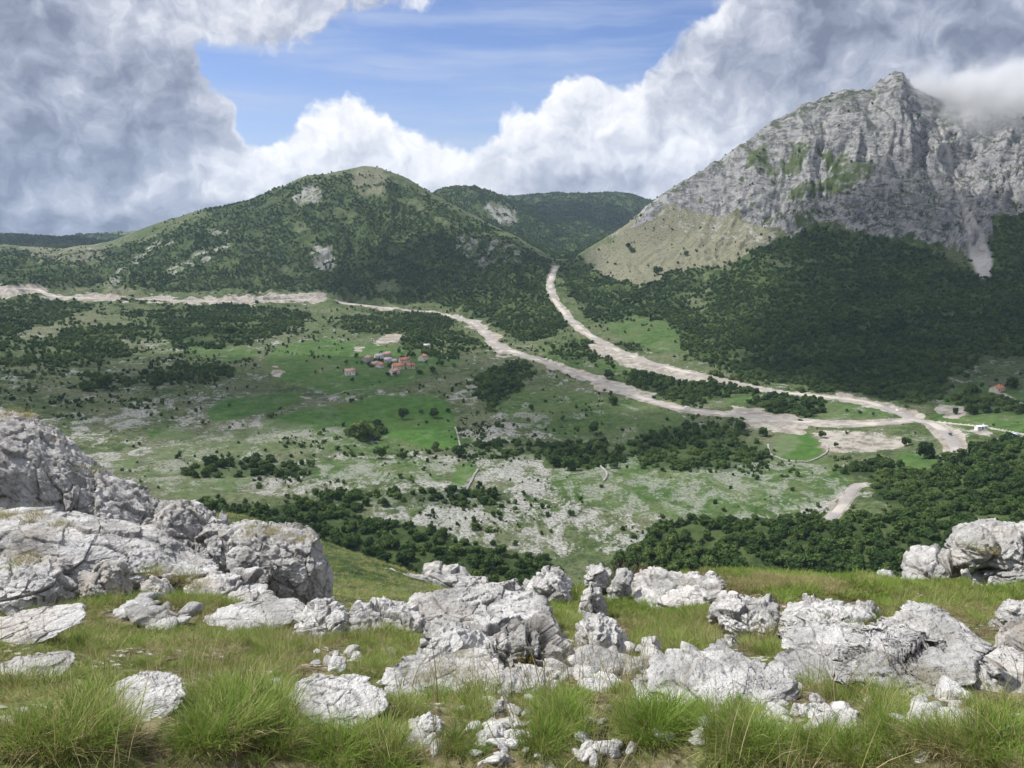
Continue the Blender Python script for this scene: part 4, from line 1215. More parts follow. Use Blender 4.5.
# ------------------------------------------------------------------ limestone of the foreground
def rock_mat(name, base_d, base_l, warm):
    m, t = new_mat(name)
    g = t.n('ShaderNodeNewGeometry')
    p = g.outputs['Position']; nz = t.n('ShaderNodeSeparateXYZ', {0: g.outputs['Normal']}).outputs[2]
    cr = t.n('ShaderNodeAttribute', attribute_name='crack').outputs['Fac']
    oi = t.n('ShaderNodeObjectInfo').outputs['Random']
    a = t.noise(p, 2.2, 7, 0.62); b = t.noise(p, 9.0, 6, 0.7); l = t.noise(p, 34.0, 4, 0.6); w = t.noise(p, 0.8, 4, 0.5)
    c = t.mix(t.ss(a, 0.38, 0.60), base_d, base_l)
    c = t.mix(t.m('MULTIPLY', t.ss(b, 0.52, 0.72), 0.8), c, (0.20, 0.195, 0.19))
    c = t.mix(t.m('MULTIPLY', t.ss(l, 0.56, 0.72), 0.5), c, (0.62, 0.61, 0.59))
    c = t.mix(t.m('MULTIPLY', t.ss(w, 0.52, 0.72), 0.45), c, warm)
    # lichen and moss on sheltered ledges
    mo = t.m('MULTIPLY', t.ss(nz, 0.35, 0.85), t.ss(t.noise(p, 1.3, 5, 0.65), 0.60, 0.70))
    c = t.mix(t.m('MULTIPLY', mo, 0.7), c, (0.13, 0.115, 0.04))
    c = t.mix(t.m('MULTIPLY', cr, 0.6), c, (0.06, 0.052, 0.042))
    c = t.mix(t.m('MULTIPLY', oi, 0.22), c, (0.30, 0.295, 0.29))
    h = t.m('ADD', t.m('MULTIPLY', a, 0.9), t.m('ADD', t.m('MULTIPLY', b, 0.60), t.m('MULTIPLY', l, 0.17)))
    vz = t.n('ShaderNodeTexVoronoi', {'Vector': t.vm('ADD', p, t.vm('MULTIPLY', t.n('ShaderNodeTexNoise', {'Vector': p, 'Scale': 3.0}).outputs['Color'], (.3, .3, .3))), 'Scale': 3.2}, feature='DISTANCE_TO_EDGE').outputs['Distance']
    h = t.m('ADD', h, t.m('MULTIPLY', t.ss(vz, 0.0, 0.05), 0.07))
    bp = t.n('ShaderNodeBump', {'Height': h, 'Strength': 0.85, 'Distance': 0.14})
    t.set(t.n('ShaderNodeOutputMaterial').inputs[0], t.n('ShaderNodeBsdfPrincipled', {'Base Color': c, 'Roughness': 0.92, 'Specular IOR Level': 0.12, 'Normal': bp.outputs[0]}).outputs[0])
    return m


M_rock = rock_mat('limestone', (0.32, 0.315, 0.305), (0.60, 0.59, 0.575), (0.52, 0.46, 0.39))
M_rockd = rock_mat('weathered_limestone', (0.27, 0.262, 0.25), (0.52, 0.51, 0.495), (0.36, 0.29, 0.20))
ROCKPOLY = []


def grid_sphere(nu, nv):
    th, ph = np.meshgrid(np.linspace(0, 2 * np.pi, nu, endpoint=False), np.linspace(-np.pi / 2, np.pi / 2, nv), indexing='ij')
    a = (np.arange(nu)[:, None] * nv + np.arange(nv - 1)[None, :]); b = (((np.arange(nu) + 1) % nu)[:, None] * nv + np.arange(nv - 1)[None, :])
    return th.ravel(), ph.ravel(), np.stack([a.ravel(), a.ravel() + 1, b.ravel() + 1, b.ravel()], 1)


def poly_radius(P, c, th):
    """distance from c to the outline along each angle"""
    R = np.zeros_like(th)
    dx, dy = np.cos(th), np.sin(th)
    best = np.zeros_like(th)
    for i in range(len(P)):
        ax, ay = P[i] - c; bx_, by_ = P[(i + 1) % len(P)] - c
        ex, ey = bx_ - ax, by_ - ay
        den_ = dx * ey - dy * ex
        with np.errstate(divide='ignore', invalid='ignore'):
            tt = (ax * ey - ay * ex) / den_
            s = (ax * dy - ay * dx) / den_
        ok = (tt > 0) & (s >= -1e-6) & (s <= 1 + 1e-6) & np.isfinite(tt)
        best = np.where(ok & (tt > best), tt, best)
    return np.maximum(best, 1e-3)


def displace(P, N, size, seed, rough=1.0, blocks=1.0, bed=None):
    """fracture blocks, facets, pits"""
    s1 = size
    Q = P.copy()
    wob = np.stack([fbm3(P / (s1 * 0.9) + 10 * k, 2, seed + k) for k in range(3)], 1)
    Q = P + wob * s1 * 0.18
    Qs = Q / (s1 * 0.55)
    if bed is not None:
        Qs = Qs * bed
    f1, f2, cr, cp = worley3(Qs, seed)
    face = (cr * (Qs - cp)).sum(1)
    d = blocks * s1 * (0.05 * cr[:, 0] + 0.16 * face)
    ck = np.exp(-((f2 - f1) / 0.035) ** 2)
    d -= blocks * s1 * 0.040 * ck
    Q2 = Q / (s1 * 0.2) * (bed if bed is not None else 1)
    h1_, h2_, hr, hp_ = worley3(Q2 * 2.4 + 3, seed + 19)
    g1_, g2_, gr, gp = worley3(Q2, seed + 9)
    face2 = (gr * (Q2 - gp)).sum(1)
    ck2 = np.exp(-((g2_ - g1_) / 0.05) ** 2) * (gr[:, 2] > 0.2)
    d += blocks * s1 * (0.012 * gr[:, 0] + 0.075 * face2 + 0.035 * (hr * (Q2 * 2.4 + 3 - hp_)).sum(1) + 0.006 * hr[:, 0] - 0.007 * ck2)
    d += rough * s1 * (0.045 * fbm3(P / (s1 * 0.6), 4, seed + 4) + 0.012 * fbm3(P / (s1 * 0.09), 3, seed + 5))
    return P + N * d[:, None], np.clip(ck * 0.9 + 0.45 * ck2, 0, 1) * sstep(fbm3(P / s1 / .6, 2, seed + 12), -0.6, 0.1)


def normals_of(P, fc):
    a, b, c, d = (P[fc[:, k]] for k in range(4))
    n = np.cross(c - a, d - b)
    N = np.zeros_like(P)
    for k in range(4): np.add.at(N, fc[:, k], n)
    return N / (np.linalg.norm(N, axis=1)[:, None] + 1e-12)


def boulder(poly, label, r=None, thick=0.8, mat=None, seed=0, res=None, name='boulder', cat='boulder', group=None, lean=0.0, blocks=1.0, size=None, bed=None, sink=0.0, boxy=0.62, ext=1.0):
    """a rock whose outline was measured on the photograph; it stands at its own distance and has its own depth"""
    poly = np.array(poly, float)
    u0, u1 = poly[:, 0].min(), poly[:, 0].max(); v0, v1 = poly[:, 1].min(), poly[:, 1].max()
    cu = (u0 + u1) / 2; cv = (v0 + v1) / 2
    if r is None:
        p = hit(cu, v1 - 0.10 * (v1 - v0) - 1, 1.2, 200)
        for dv in (2, 6, 12):
            if p is None or math.hypot(p[0], p[1]) > 20: p = hit(cu, v1 + dv, 1.2, 200)
        r = math.hypot(p[0], p[1]) if p is not None else 13.0
        if r > 16: r = 13.0
    ROCKPOLY.append((poly.copy(), r - .3))
    poly[:, 1] += np.where(poly[:, 1] > v0 + 0.6 * (v1 - v0), (5 if ext > .1 else 1) + 0.30 * (v1 - v0) * ext, 0)
    v1 = poly[:, 1].max()
    cc_ = poly.mean(0)
    d = pix_dir(cc_[0], cc_[1]); hd = math.hypot(d[0], d[1]); D = r / hd        # distance along the camera axis
    Wm = (u1 - u0) * D / F; Hm = (v1 - v0) * D / F
    T = thick * 0.45 * min((Wm * Hm) ** 0.5, 1.25 * Hm)
    D2 = D + T * 0.5
    k = D2 / F
    fwd = np.array([d[0], d[1], 0]) / hd
    right_ = np.array([fwd[1], -fwd[0], 0]); up = np.array([0, 0, 1.0])
    C = d * D2
    P2 = np.stack([(poly[:, 0] - cc_[0]) * k, (cc_[1] - poly[:, 1]) * k], 1)
    if res is None:
        res = int(np.clip((u1 - u0 + v1 - v0) * 1.6, 60, 420))
    nu, nv = res, max(24, res // 2)
    th, ph, fc = grid_sphere(nu, nv)
    R = poly_radius(P2, np.zeros(2), th[::nv])
    R = np.repeat(R, nv)
    cph = np.abs(np.cos(ph)) ** boxy; sph = np.sign(np.sin(ph)) * np.abs(np.sin(ph)) ** 0.8
    x = R * np.cos(th) * cph; z = R * np.sin(th) * cph
    y = -sph * T
    x3 = np.outer(x, right_) + np.outer(z, up) + np.outer(y + lean * z, fwd)
    N = normals_of(x3, fc)
    cen = x3 / (np.linalg.norm(x3, axis=1)[:, None] + 1e-9)
    if (N * cen).sum() < 0:
        fc = fc[:, ::-1]; N = -N
    # the crest line follows the measured outline
    q0, q1 = np.argsort(P2[:, 0])[[0, -1]]
    ub = np.linspace(u0, u1, 72)
    tp = np.full(72, v1)
    for i in range(len(poly)):
        (xa, ya), (xb, yb) = poly[i], poly[(i + 1) % len(poly)]
        if abs(xa - xb) < 1e-6: continue
        mm = (ub >= min(xa, xb)) & (ub <= max(xa, xb))
        tp[mm] = np.minimum(tp[mm], ya + (yb - ya) * (ub[mm] - xa) / (xb - xa))
    for _ in range(2):
        pu, pv = project(x3[:, 0] + C[0], x3[:, 1] + C[1], x3[:, 2] + C[2])
        bi = np.clip(((pu - u0) / (u1 - u0) * 71).round().astype(int), 0, 71)
        tm = np.full(72, np.nan)
        for b_ in range(72):
            s__ = pv[bi == b_]
            if len(s__): tm[b_] = s__.min()
        okb = ~np.isnan(tm); tm = np.interp(np.arange(72), np.arange(72)[okb], tm[okb])
        sh = np.clip(tm - tp, -60, 60); sh[:3] = sh[3]; sh[-3:] = sh[-4]
        sh = np.convolve(np.pad(sh, 3, 'edge'), np.ones(7) / 7, 'valid')
        hf = np.clip((v1 - pv) / np.maximum(v1 - tm[bi], 1), 0, 1)
        x3[:, 2] += np.interp(pu, ub, sh) * hf * k / CP
    N = normals_of(x3, fc)
    sz = size or min(Wm, Hm * 1.6)
    P3, ck = displace(x3 + C, N, sz, seed, 1.0, blocks, bed)
    P3 = P3 - C
    # bring width and height back to the measured ones
    for _ in range(3):
        a_ = P3 @ right_; h_ = P3[:, 2]
        pu, pv = project(P3[:, 0] + C[0], P3[:, 1] + C[1], P3[:, 2] + C[2])
        kx = 1.05 * (u1 - u0) / np.ptp(pu); kz = 1.03 * (v1 - v0) / np.ptp(pv)
        P3 = P3 + np.outer(a_ * (kx - 1), right_) + np.outer(h_ * (kz - 1), up)
        pu, pv = project(P3[:, 0] + C[0], P3[:, 1] + C[1], P3[:, 2] + C[2])
        C = C + right_ * ((u0 + u1) / 2 - (pu.min() + pu.max()) / 2) * k - up * ((v0 + v1) / 2 - (pv.min() + pv.max()) / 2) * k / CP
    P3[:, 2] -= sink
    o = link(name, mesh_np(name, P3, fc, True, mat or M_rock, {'crack': ck}), loc=C.tolist())
    return tag(o, label, cat, group)


def slab(poly, label, h=0.15, r=None, mat=None, seed=0, name='rock_slab', cat='rock slab', group=None, blocks=1.0, size=None, drop=0.02):
    return boulder(poly, label, r, 1.5, mat, seed, None, name, cat, group, 1.5, blocks, size, None, 0.0, 0.42, .05)
    """a low outcrop: its plan is the measured outline laid on the slope"""
    poly = np.array(poly, float)
    G = np.array([hit(u, min(v, 767 + 40), 1.2, 60) if hit(u, v, 1.2, 60) is not None else (0, 0, 0) for u, v in poly])
    G = G[np.abs(G).sum(1) > 0]
    c = G[:, :2].mean(0)
    cz = gz(c[0], c[1])
    h *= min(1.0, math.hypot(c[0], c[1]) / 8.0)
    res = int(np.clip(np.ptp(poly[:, 0]) * 2.2, 80, 420))
    nv = max(30, res // 3)
    th = np.linspace(0, 2 * np.pi, res, endpoint=False)
    R = poly_radius(G[:, :2], c, th)
    R = (R + np.roll(R, 1) + np.roll(R, -1)) / 3
    rho = np.linspace(0.02, 1.12, nv)
    TH, RO = np.meshgrid(th, rho, indexing='ij')
    x = c[0] + RO * R[:, None] * np.cos(TH); y = c[1] + RO * R[:, None] * np.sin(TH)
    base = grid_at(H, x.ravel(), y.ravel())
    prof = np.where(RO < 1, (1 - np.clip(RO, 0, 1) ** 5), -(RO - 1) * 6) * h - drop
    z = base + prof.ravel()
    Pw = np.stack([x.ravel(), y.ravel(), z], 1)
    a = (np.arange(res)[:, None] * nv + np.arange(nv - 1)[None, :]); b = (((np.arange(res) + 1) % res)[:, None] * nv + np.arange(nv - 1)[None, :])
    fc = np.stack([a.ravel(), a.ravel() + 1, b.ravel() + 1, b.ravel()], 1)
    N = normals_of(Pw, fc)
    if N[:, 2].mean() < 0: fc = fc[:, ::-1]; N = -N
    sz = size or max(h * 3.0, 0.35)
    P3, ck = displace(Pw * (1, 1, .25), np.tile([0, 0, 1.0], (len(Pw), 1)), sz, seed, 0.5, blocks * .55)
    P3[:, 2] += Pw[:, 2] * .75
    C = np.array([c[0], c[1], cz])
    ROCKPOLY.append((poly, None))
    o = link(name, mesh_np(name, P3 - C, fc, True, mat or M_rock, {'crack': ck}), loc=C.tolist())
    return tag(o, label, cat, group)


# --- left outcrop
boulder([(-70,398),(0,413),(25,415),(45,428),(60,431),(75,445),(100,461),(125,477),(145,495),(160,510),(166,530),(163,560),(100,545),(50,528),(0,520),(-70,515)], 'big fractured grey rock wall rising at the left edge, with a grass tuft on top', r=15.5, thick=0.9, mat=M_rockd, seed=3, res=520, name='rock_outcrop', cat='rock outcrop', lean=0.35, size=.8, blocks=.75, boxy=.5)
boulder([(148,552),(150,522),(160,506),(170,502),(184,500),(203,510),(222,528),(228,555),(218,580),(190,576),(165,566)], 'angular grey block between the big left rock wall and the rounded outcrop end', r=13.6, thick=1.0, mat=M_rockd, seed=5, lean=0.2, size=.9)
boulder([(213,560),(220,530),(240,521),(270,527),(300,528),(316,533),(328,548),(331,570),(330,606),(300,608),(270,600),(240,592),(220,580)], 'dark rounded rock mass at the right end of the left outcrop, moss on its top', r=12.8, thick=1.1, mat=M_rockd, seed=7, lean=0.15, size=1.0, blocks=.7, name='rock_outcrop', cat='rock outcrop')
boulder([(160,512),(168,500),(182,500),(215,512),(240,516),(262,522),(255,534),(225,530),(190,522)], 'thin ledge of pale rock lying over the top of the left outcrop', r=14.6, thick=0.9, seed=8, lean=0.3)
boulder([(-70,590),(-70,510),(0,513),(40,521),(80,530),(120,543),(150,552),(200,568),(212,588),(150,592),(100,590),(60,590),(0,590)], 'long pale slab sloping down to the right below the big left rock wall', r=10.8, thick=1.1, seed=11, res=420, lean=0.5, size=0.9, blocks=.55, name='rock_slab', cat='rock slab')
boulder([(-50,612),(-50,562),(0,558),(30,556),(60,566),(76,584),(80,612),(40,618),(0,620)], 'grey blocky boulder at the left edge under the long pale slab', r=9.2, thick=1.0, seed=13, lean=0.3, mat=M_rock)
boulder([(78,606),(80,578),(90,564),(106,560),(124,568),(134,588),(132,606),(110,616),(92,614)], 'grey squarish boulder with shaded front, below the long pale slab', r=9.0, thick=1.0, seed=15, mat=M_rockd, lean=0.2)
boulder([(132,600),(136,584),(150,576),(168,582),(178,596),(172,608),(150,612)], 'small pale rock beside the squarish boulder, above the rubble pile', r=9.1, thick=1.0, seed=16)
boulder([(176,608),(182,588),(196,577),(218,569),(250,578),(280,591),(294,606),(290,618),(250,620),(200,622)], 'long pale boulder in front of the dark rounded rock mass', r=9.3, thick=1.0, seed=17, lean=0.3)
slab([(196,628),(214,613),(240,606),(272,609),(300,612),(286,626),(240,634)], 'low white slab in front of the long pale boulder, above the big grass tussock', 0.14, seed=19)
slab([(-40,645),(-30,622),(25,616),(62,619),(84,628),(56,640),(10,648)], 'low white slab in the grass at the left edge', 0.14, seed=21)
slab([(104,706),(112,690),(134,682),(166,684),(184,693),(178,708),(150,716),(118,714)], 'flat white limestone patch between the two large left tussocks', 0.05, seed=23)
slab([(-30,672),(0,662),(40,660),(74,668),(60,680),(10,684)], 'flat pale stone patch in the left grass near the picture edge', 0.04, seed=24)
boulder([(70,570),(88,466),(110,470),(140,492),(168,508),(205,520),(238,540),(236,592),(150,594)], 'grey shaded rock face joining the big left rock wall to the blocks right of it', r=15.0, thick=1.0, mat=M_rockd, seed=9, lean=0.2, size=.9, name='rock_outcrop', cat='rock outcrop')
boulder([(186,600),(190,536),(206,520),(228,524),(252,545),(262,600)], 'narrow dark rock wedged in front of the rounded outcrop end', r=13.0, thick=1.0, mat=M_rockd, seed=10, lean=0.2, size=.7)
# --- centre
boulder([(292,616),(300,602),(318,598),(338,599),(350,606),(352,622),(342,640),(318,644),(298,634)], 'white squat boulder left of the centre rocks, beside the tussock', thick=1.0, seed=31, lean=0.3)
boulder([(346,618),(356,601),(380,597),(405,601),(424,612),(428,634),(402,640),(370,630)], 'pale boulder with grey front, left neighbour of the big centre rock', thick=1.0, seed=33, lean=0.3)
boulder([(404,610),(418,594),(440,587),(462,583),(482,588),(500,594),(520,600),(545,608),(552,622),(525,632),(490,628),(455,626),(424,622)], 'largest centre rock, long white topped upper slab with a hollow on its crest', thick=1.3, seed=35, lean=0.4, size=.8)
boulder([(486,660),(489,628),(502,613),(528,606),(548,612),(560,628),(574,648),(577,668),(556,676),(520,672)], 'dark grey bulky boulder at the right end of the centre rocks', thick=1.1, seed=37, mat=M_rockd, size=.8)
boulder([(414,660),(417,624),(436,617),(462,622),(476,632),(500,638),(502,664),(466,670),(440,666)], 'pale block with shaded side under the long upper slab of the centre rocks', thick=1.0, seed=39, size=.6)
boulder([(492,692),(498,672),(520,664),(546,665),(558,678),(548,690),(530,698),(508,698)], 'white wedge boulder in front of the dark bulky centre boulder', thick=1.1, seed=41, lean=0.2)
slab([(378,676),(396,662),(440,660),(482,663),(502,672),(494,688),(452,694),(412,692),(386,686)], 'long low white slab in front of the centre rocks', 0.13, seed=43)
boulder([(492,710),(495,701),(504,696),(513,701),(513,710),(502,714)], 'small white stone below the wedge boulder', thick=1.0, seed=44, name='stone', cat='stone')
slab([(280,712),(290,692),(312,685),(345,690),(374,698),(388,710),(366,720),(330,716),(300,718)], 'white elongated rock lying in the grass at front left of centre', 0.16, seed=45)
# --- right of centre
boulder([(520,604),(526,586),(536,574),(549,566),(562,568),(574,585),(575,602),(560,610),(538,611)], 'tall pale boulder standing on the crest right of the big centre rock', thick=1.0, seed=51)
boulder([(584,576),(589,565),(600,563),(612,571),(606,579),(592,581)], 'small grey rock on the crest by the dead bush', thick=1.0, seed=53)
boulder([(576,614),(583,591),(592,582),(604,585),(607,606),(599,620),(586,624)], 'narrow upright rock with a dark foot, between the tall boulder and the crest slabs', thick=1.0, seed=55)
boulder([(603,604),(611,580),(624,568),(633,571),(630,592),(614,608)], 'leaning pale rock blade at the left end of the crest slabs', thick=0.9, seed=57)
boulder([(626,594),(632,574),(649,566),(672,566),(682,574),(672,586),(650,596),(636,600)], 'pale rock with a dark joint, upper one of the crest slabs', thick=1.0, seed=59)
boulder([(626,608),(634,594),(662,582),(692,573),(720,572),(726,578),(700,588),(670,600),(644,612)], 'long pale slab rising to the right along the meadow crest', thick=1.0, seed=61, lean=0.3)
boulder([(573,644),(588,617),(605,613),(618,622),(634,630),(634,644),(612,656),(590,660),(577,654)], 'pale cracked boulder right of the dark bulky centre boulder', thick=1.1, seed=63, blocks=1.3)
boulder([(636,652),(642,640),(655,636),(662,646),(655,658)], 'small white rock in the sloping grass right of the cracked boulder', thick=1.0, seed=64)
boulder([(708,600),(716,592),(730,591),(752,594),(777,598),(786,612),(780,636),(764,642),(748,632),(722,620),(712,612)], 'overhanging pale rock with dark shade beneath, left end of the broken rock row', thick=1.0, seed=65, blocks=1.2, size=.5)
boulder([(780,622),(784,602),(800,596),(830,595),(852,601),(872,610),(868,628),(838,634),(798,634)], 'angular pale block right of the overhanging rock', thick=1.0, seed=67, lean=0.2, blocks=1.2, size=.5)
boulder([(846,612),(858,600),(874,602),(882,614),(872,624),(856,622)], 'small broken grey rock at the right end of the rock row', thick=1.0, seed=68)
boulder([(634,700),(648,678),(672,664),(700,659),(722,650),(748,650),(772,662),(794,677),(796,692),(780,702),(720,712),(660,708)], 'large low white boulder in front right of centre, grass against its foot', thick=1.1, seed=69, lean=0.45, size=.7, blocks=.8)
slab([(778,656),(786,640),(820,632),(862,630),(888,640),(882,658),(830,664),(796,662)], 'rubbly pale ledge under the rock row', 0.14, seed=71, blocks=1.3)
slab([(770,672),(800,656),(850,654),(884,664),(876,682),(824,688),(786,682)], 'pale ledge between the large low boulder and the rubbly ledge', 0.16, seed=73)
# --- right cluster
boulder([(896,580),(901,553),(915,545),(946,546),(970,556),(973,572),(955,582),(930,586)], 'big pale boulder at the crest, left of the upper right rocks', thick=1.1, seed=81, lean=0.3)
boulder([(940,556),(952,536),(975,525),(1000,521),(1030,518),(1056,522),(1050,552),(1000,556),(965,560)], 'long rear white rock at the upper right edge', thick=1.1, seed=83, lean=0.4, res=300)
boulder([(973,575),(978,556),(1000,545),(1030,542),(1060,548),(1056,580),(1010,586),(985,584)], 'pale boulder at the right edge in front of the long rear rock', thick=1.1, seed=85, lean=0.3)
boulder([(873,578),(879,570),(893,569),(900,576),(891,583),(880,583)], 'small white rock left of the big crest boulder', thick=1.0, seed=87)
slab([(872,652),(888,632),(903,614),(930,611),(958,622),(976,640),(944,656),(904,660)], 'pale sloping slab with a knob at its top, upper left of the right hand pavement', 0.26, seed=89, blocks=1.2)
slab([(832,660),(846,640),(880,646),(930,650),(985,648),(1012,668),(985,690),(930,700),(874,690),(842,678)], 'broad fractured limestone pavement at right', 0.28, seed=91, blocks=1.5, size=.6)
slab([(912,690),(950,676),(1000,672),(1070,676),(1080,745),(1010,730),(956,712)], 'fractured slab at the lower right edge', 0.24, r=3.15, seed=93, blocks=1.5, size=.55)
boulder([(986,652),(991,634),(1004,622),(1022,616),(1050,620),(1056,660),(1024,668),(1000,662)], 'rounded grey boulder at the right edge above the pavement', thick=1.1, seed=95, mat=M_rockd)
boulder([(988,624),(996,606),(1012,599),(1044,602),(1046,626),(1010,630)], 'pale rock at the right edge behind the rounded grey boulder', thick=1.0, seed=97)
boulder([(834,730),(836,716),(846,708),(858,710),(866,720),(860,732),(846,736)], 'fist shaped white stone alone in the bare patch at right front', thick=1.1, seed=99, name='stone', cat='stone', blocks=.6)
boulder([(790,716),(794,706),(806,703),(814,710),(808,718)], 'white stone beside the bare patch right of the large low boulder', thick=1.1, seed=101, name='stone', cat='stone')
boulder([(412,728),(418,716),(432,712),(444,718),(446,732),(430,738)], 'white stone in the bare hollow at bottom centre', thick=1.0, seed=103, name='stone', cat='stone')
boulder([(700,602),(706,590),(716,588),(720,598)], 'small pale stone above the overhanging rock', thick=1.0, seed=104, name='stone', cat='stone')
boulder([(712,646),(718,636),(732,634),(740,644),(730,652)], 'pale stone in the hollow under the overhanging rock', thick=1.0, seed=105, name='stone', cat='stone')

# --- tumbled stones in drifts: each one a thing
rs = np.random.default_rng(55)
STONE_ME = []
for k in range(6):
    v, f = ICO[3]
    planes = rs.normal(size=(11, 3)); planes /= np.linalg.norm(planes, axis=1)[:, None]
    dd = rs.uniform(0.55, 0.9, 11)
    dot = v @ planes.T
    rad = np.min(np.where(dot > 0.05, dd[None, :] / np.maximum(dot, 0.05), 9), axis=1)
    rad = np.clip(rad, 0.3, 1.25)
    P3 = v * rad[:, None] * (1 + 0.06 * fbm3(v * 3, 3, k)[:, None])
    STONE_ME.append(mesh_np('stone', P3 * 0.5, f, False, M_rock, {'crack': np.zeros(len(v))}))
DRIFTS = [((150, 617), 45, 12, 46, 0.055, 0.17, 'pale stone in the rubble pile under the left outcrop', 'stones of the rubble pile under the left outcrop'),
          ((595, 668), 60, 26, 44, 0.05, 0.16, 'pale stone between the centre rocks and the low boulder', 'stones between the centre rocks and the large low boulder'),
          ((505, 735), 38, 30, 46, 0.014, 0.045, 'small white stone on the bare ground at bottom centre', 'loose stones on the bare ground at bottom centre'),
          ((600, 745), 25, 16, 14, 0.015, 0.045, 'small white stone in the grass gap right of bottom centre', 'loose stones right of bottom centre'),
          ((420, 735), 25, 16, 14, 0.02, 0.06, 'crumbly white stone in the hollow left of bottom centre', 'loose stones left of bottom centre'),
          ((790, 715), 60, 16, 26, 0.02, 0.07, 'white stone on the bare patch at right front', 'loose stones on the right bare patch'),
          ((930, 635), 70, 18, 20, 0.05, 0.14, 'small pale stone scattered on the right hand pavement', 'loose stones on the right hand pavement'),
          ((340, 662), 40, 16, 22, 0.02, 0.07, 'white stone in the worn patch left of the centre rocks', 'loose stones in the worn patch left of the centre rocks'),
          ((150, 697), 36, 12, 18, 0.02, 0.06, 'small white stone in the thin grass between the left tussocks', 'loose stones between the left tussocks'),
          ((250, 690), 60, 16, 18, 0.02, 0.06, 'white stone half hidden in the grass right of the left tussocks', 'loose stones in the left grass'),
          ((715, 725), 90, 22, 26, 0.015, 0.05, 'white stone in the grass below the large low boulder', 'loose stones below the large low boulder'),
          ((930, 715), 80, 22, 34, 0.02, 0.07, 'pale stone strewn below the right hand pavement', 'loose stones below the right hand pavement'),
          ((470, 690), 80, 12, 24, 0.02, 0.07, 'pale stone beside the long low slab of the centre', 'loose stones beside the long centre slab'),
          ((690, 590), 50, 14, 12, 0.06, 0.14, 'pale stone in the grass above the broken rock row', 'stones above the broken rock row')]
for (cx_, cy_), wu_, wv_, n_, s0, s1, lab, gp in DRIFTS:
    for k in range(n_):
        u = cx_ + rs.normal() * wu_ * .5; v = cy_ + rs.normal() * wv_ * .5
        p = hit(u, min(v, 764), 1.2, 60)
        if p is None: continue
        o = bpy.data.objects.new('stone', STONE_ME[rs.integers(6)]); COL.objects.link(o)
        s = rs.uniform(s0, s1) * (1.4 if rs.uniform() < .15 else 1)
        o.scale = (s * rs.uniform(.8, 1.4) * 1.4, s * 1.2, s * rs.uniform(.6, 1)); o.rotation_euler = (rs.uniform(-.3, .3), rs.uniform(-.3, .3), rs.uniform(0, 6.28))
        o.location = (p[0], p[1], p[2] + s * .12)
        big = 'larger' if s > (s0 * .45 + s1 * .55) else 'smaller'
        sidew = 'left side' if u < cx_ - wu_ * .2 else 'right side' if u > cx_ + wu_ * .2 else 'middle'
        tag(o, lab.replace('small ', '').replace('pale ', big + ' pale ', 1).replace('white ', big + ' white ', 1) + ', ' + sidew, 'stone', gp)

# --- scattered crag blocks on the far spur (seen between the outcrop and the centre rocks)
boulder([(376,584),(400,567),(430,562),(458,567),(485,577),(515,589),(536,602),(500,606),(430,600)], 'grey rock edge of the grassy spur above the wood', r=44, thick=0.6, mat=M_rockd, seed=111, lean=0.6, name='rock_outcrop', cat='rock outcrop')
# ------------------------------------------------------------------ foreground grass
def grass_mat(name, root, mid, tip, straw, amount):
    m, t = new_mat(name)
    h = t.n('ShaderNodeAttribute', attribute_name='t').outputs['Fac']
    k = t.n('ShaderNodeAttribute', attribute_name='k').outputs['Fac']
    oi = t.n('ShaderNodeObjectInfo').outputs['Random']
    c = t.mix(t.ss(h, 0.02, 0.5), root, mid)
    c = t.mix(t.ss(h, 0.45, 1.0), c, tip)
    p = t.n('ShaderNodeNewGeometry').outputs['Position']
    pn = t.noise(p, 0.9, 3, 0.5)
    dryf = t.m('ADD', t.m('MULTIPLY', k, 0.9), t.m('ADD', t.m('MULTIPLY', pn, 0.9), t.m('MULTIPLY', oi, 0.35)))
    dryf = t.m('ADD', dryf, t.m('MULTIPLY', h, -0.22))
    c = t.mix(t.ss(dryf, amount, amount + 0.45), c, straw)
    a = t.n('ShaderNodeBsdfPrincipled', {'Base Color': c, 'Roughness': 0.6, 'Specular IOR Level': 0.2})
    b = t.n('ShaderNodeBsdfTranslucent', {'Color': c})
    t.set(t.n('ShaderNodeOutputMaterial').inputs[0], t.n('ShaderNodeMixShader', {0: 0.35, 1: a.outputs[0], 2: b.outputs[0]}).outputs[0])
    return m


M_grass = grass_mat('meadow_grass', (0.30, 0.235, 0.12), (0.135, 0.225, 0.032), (0.205, 0.300, 0.052), (0.46, 0.37, 0.19), 1.0)
M_fine = grass_mat('dry_grass', (0.22, 0.17, 0.10), (0.26, 0.26, 0.09), (0.34, 0.31, 0.14), (0.50, 0.42, 0.25), 0.80)


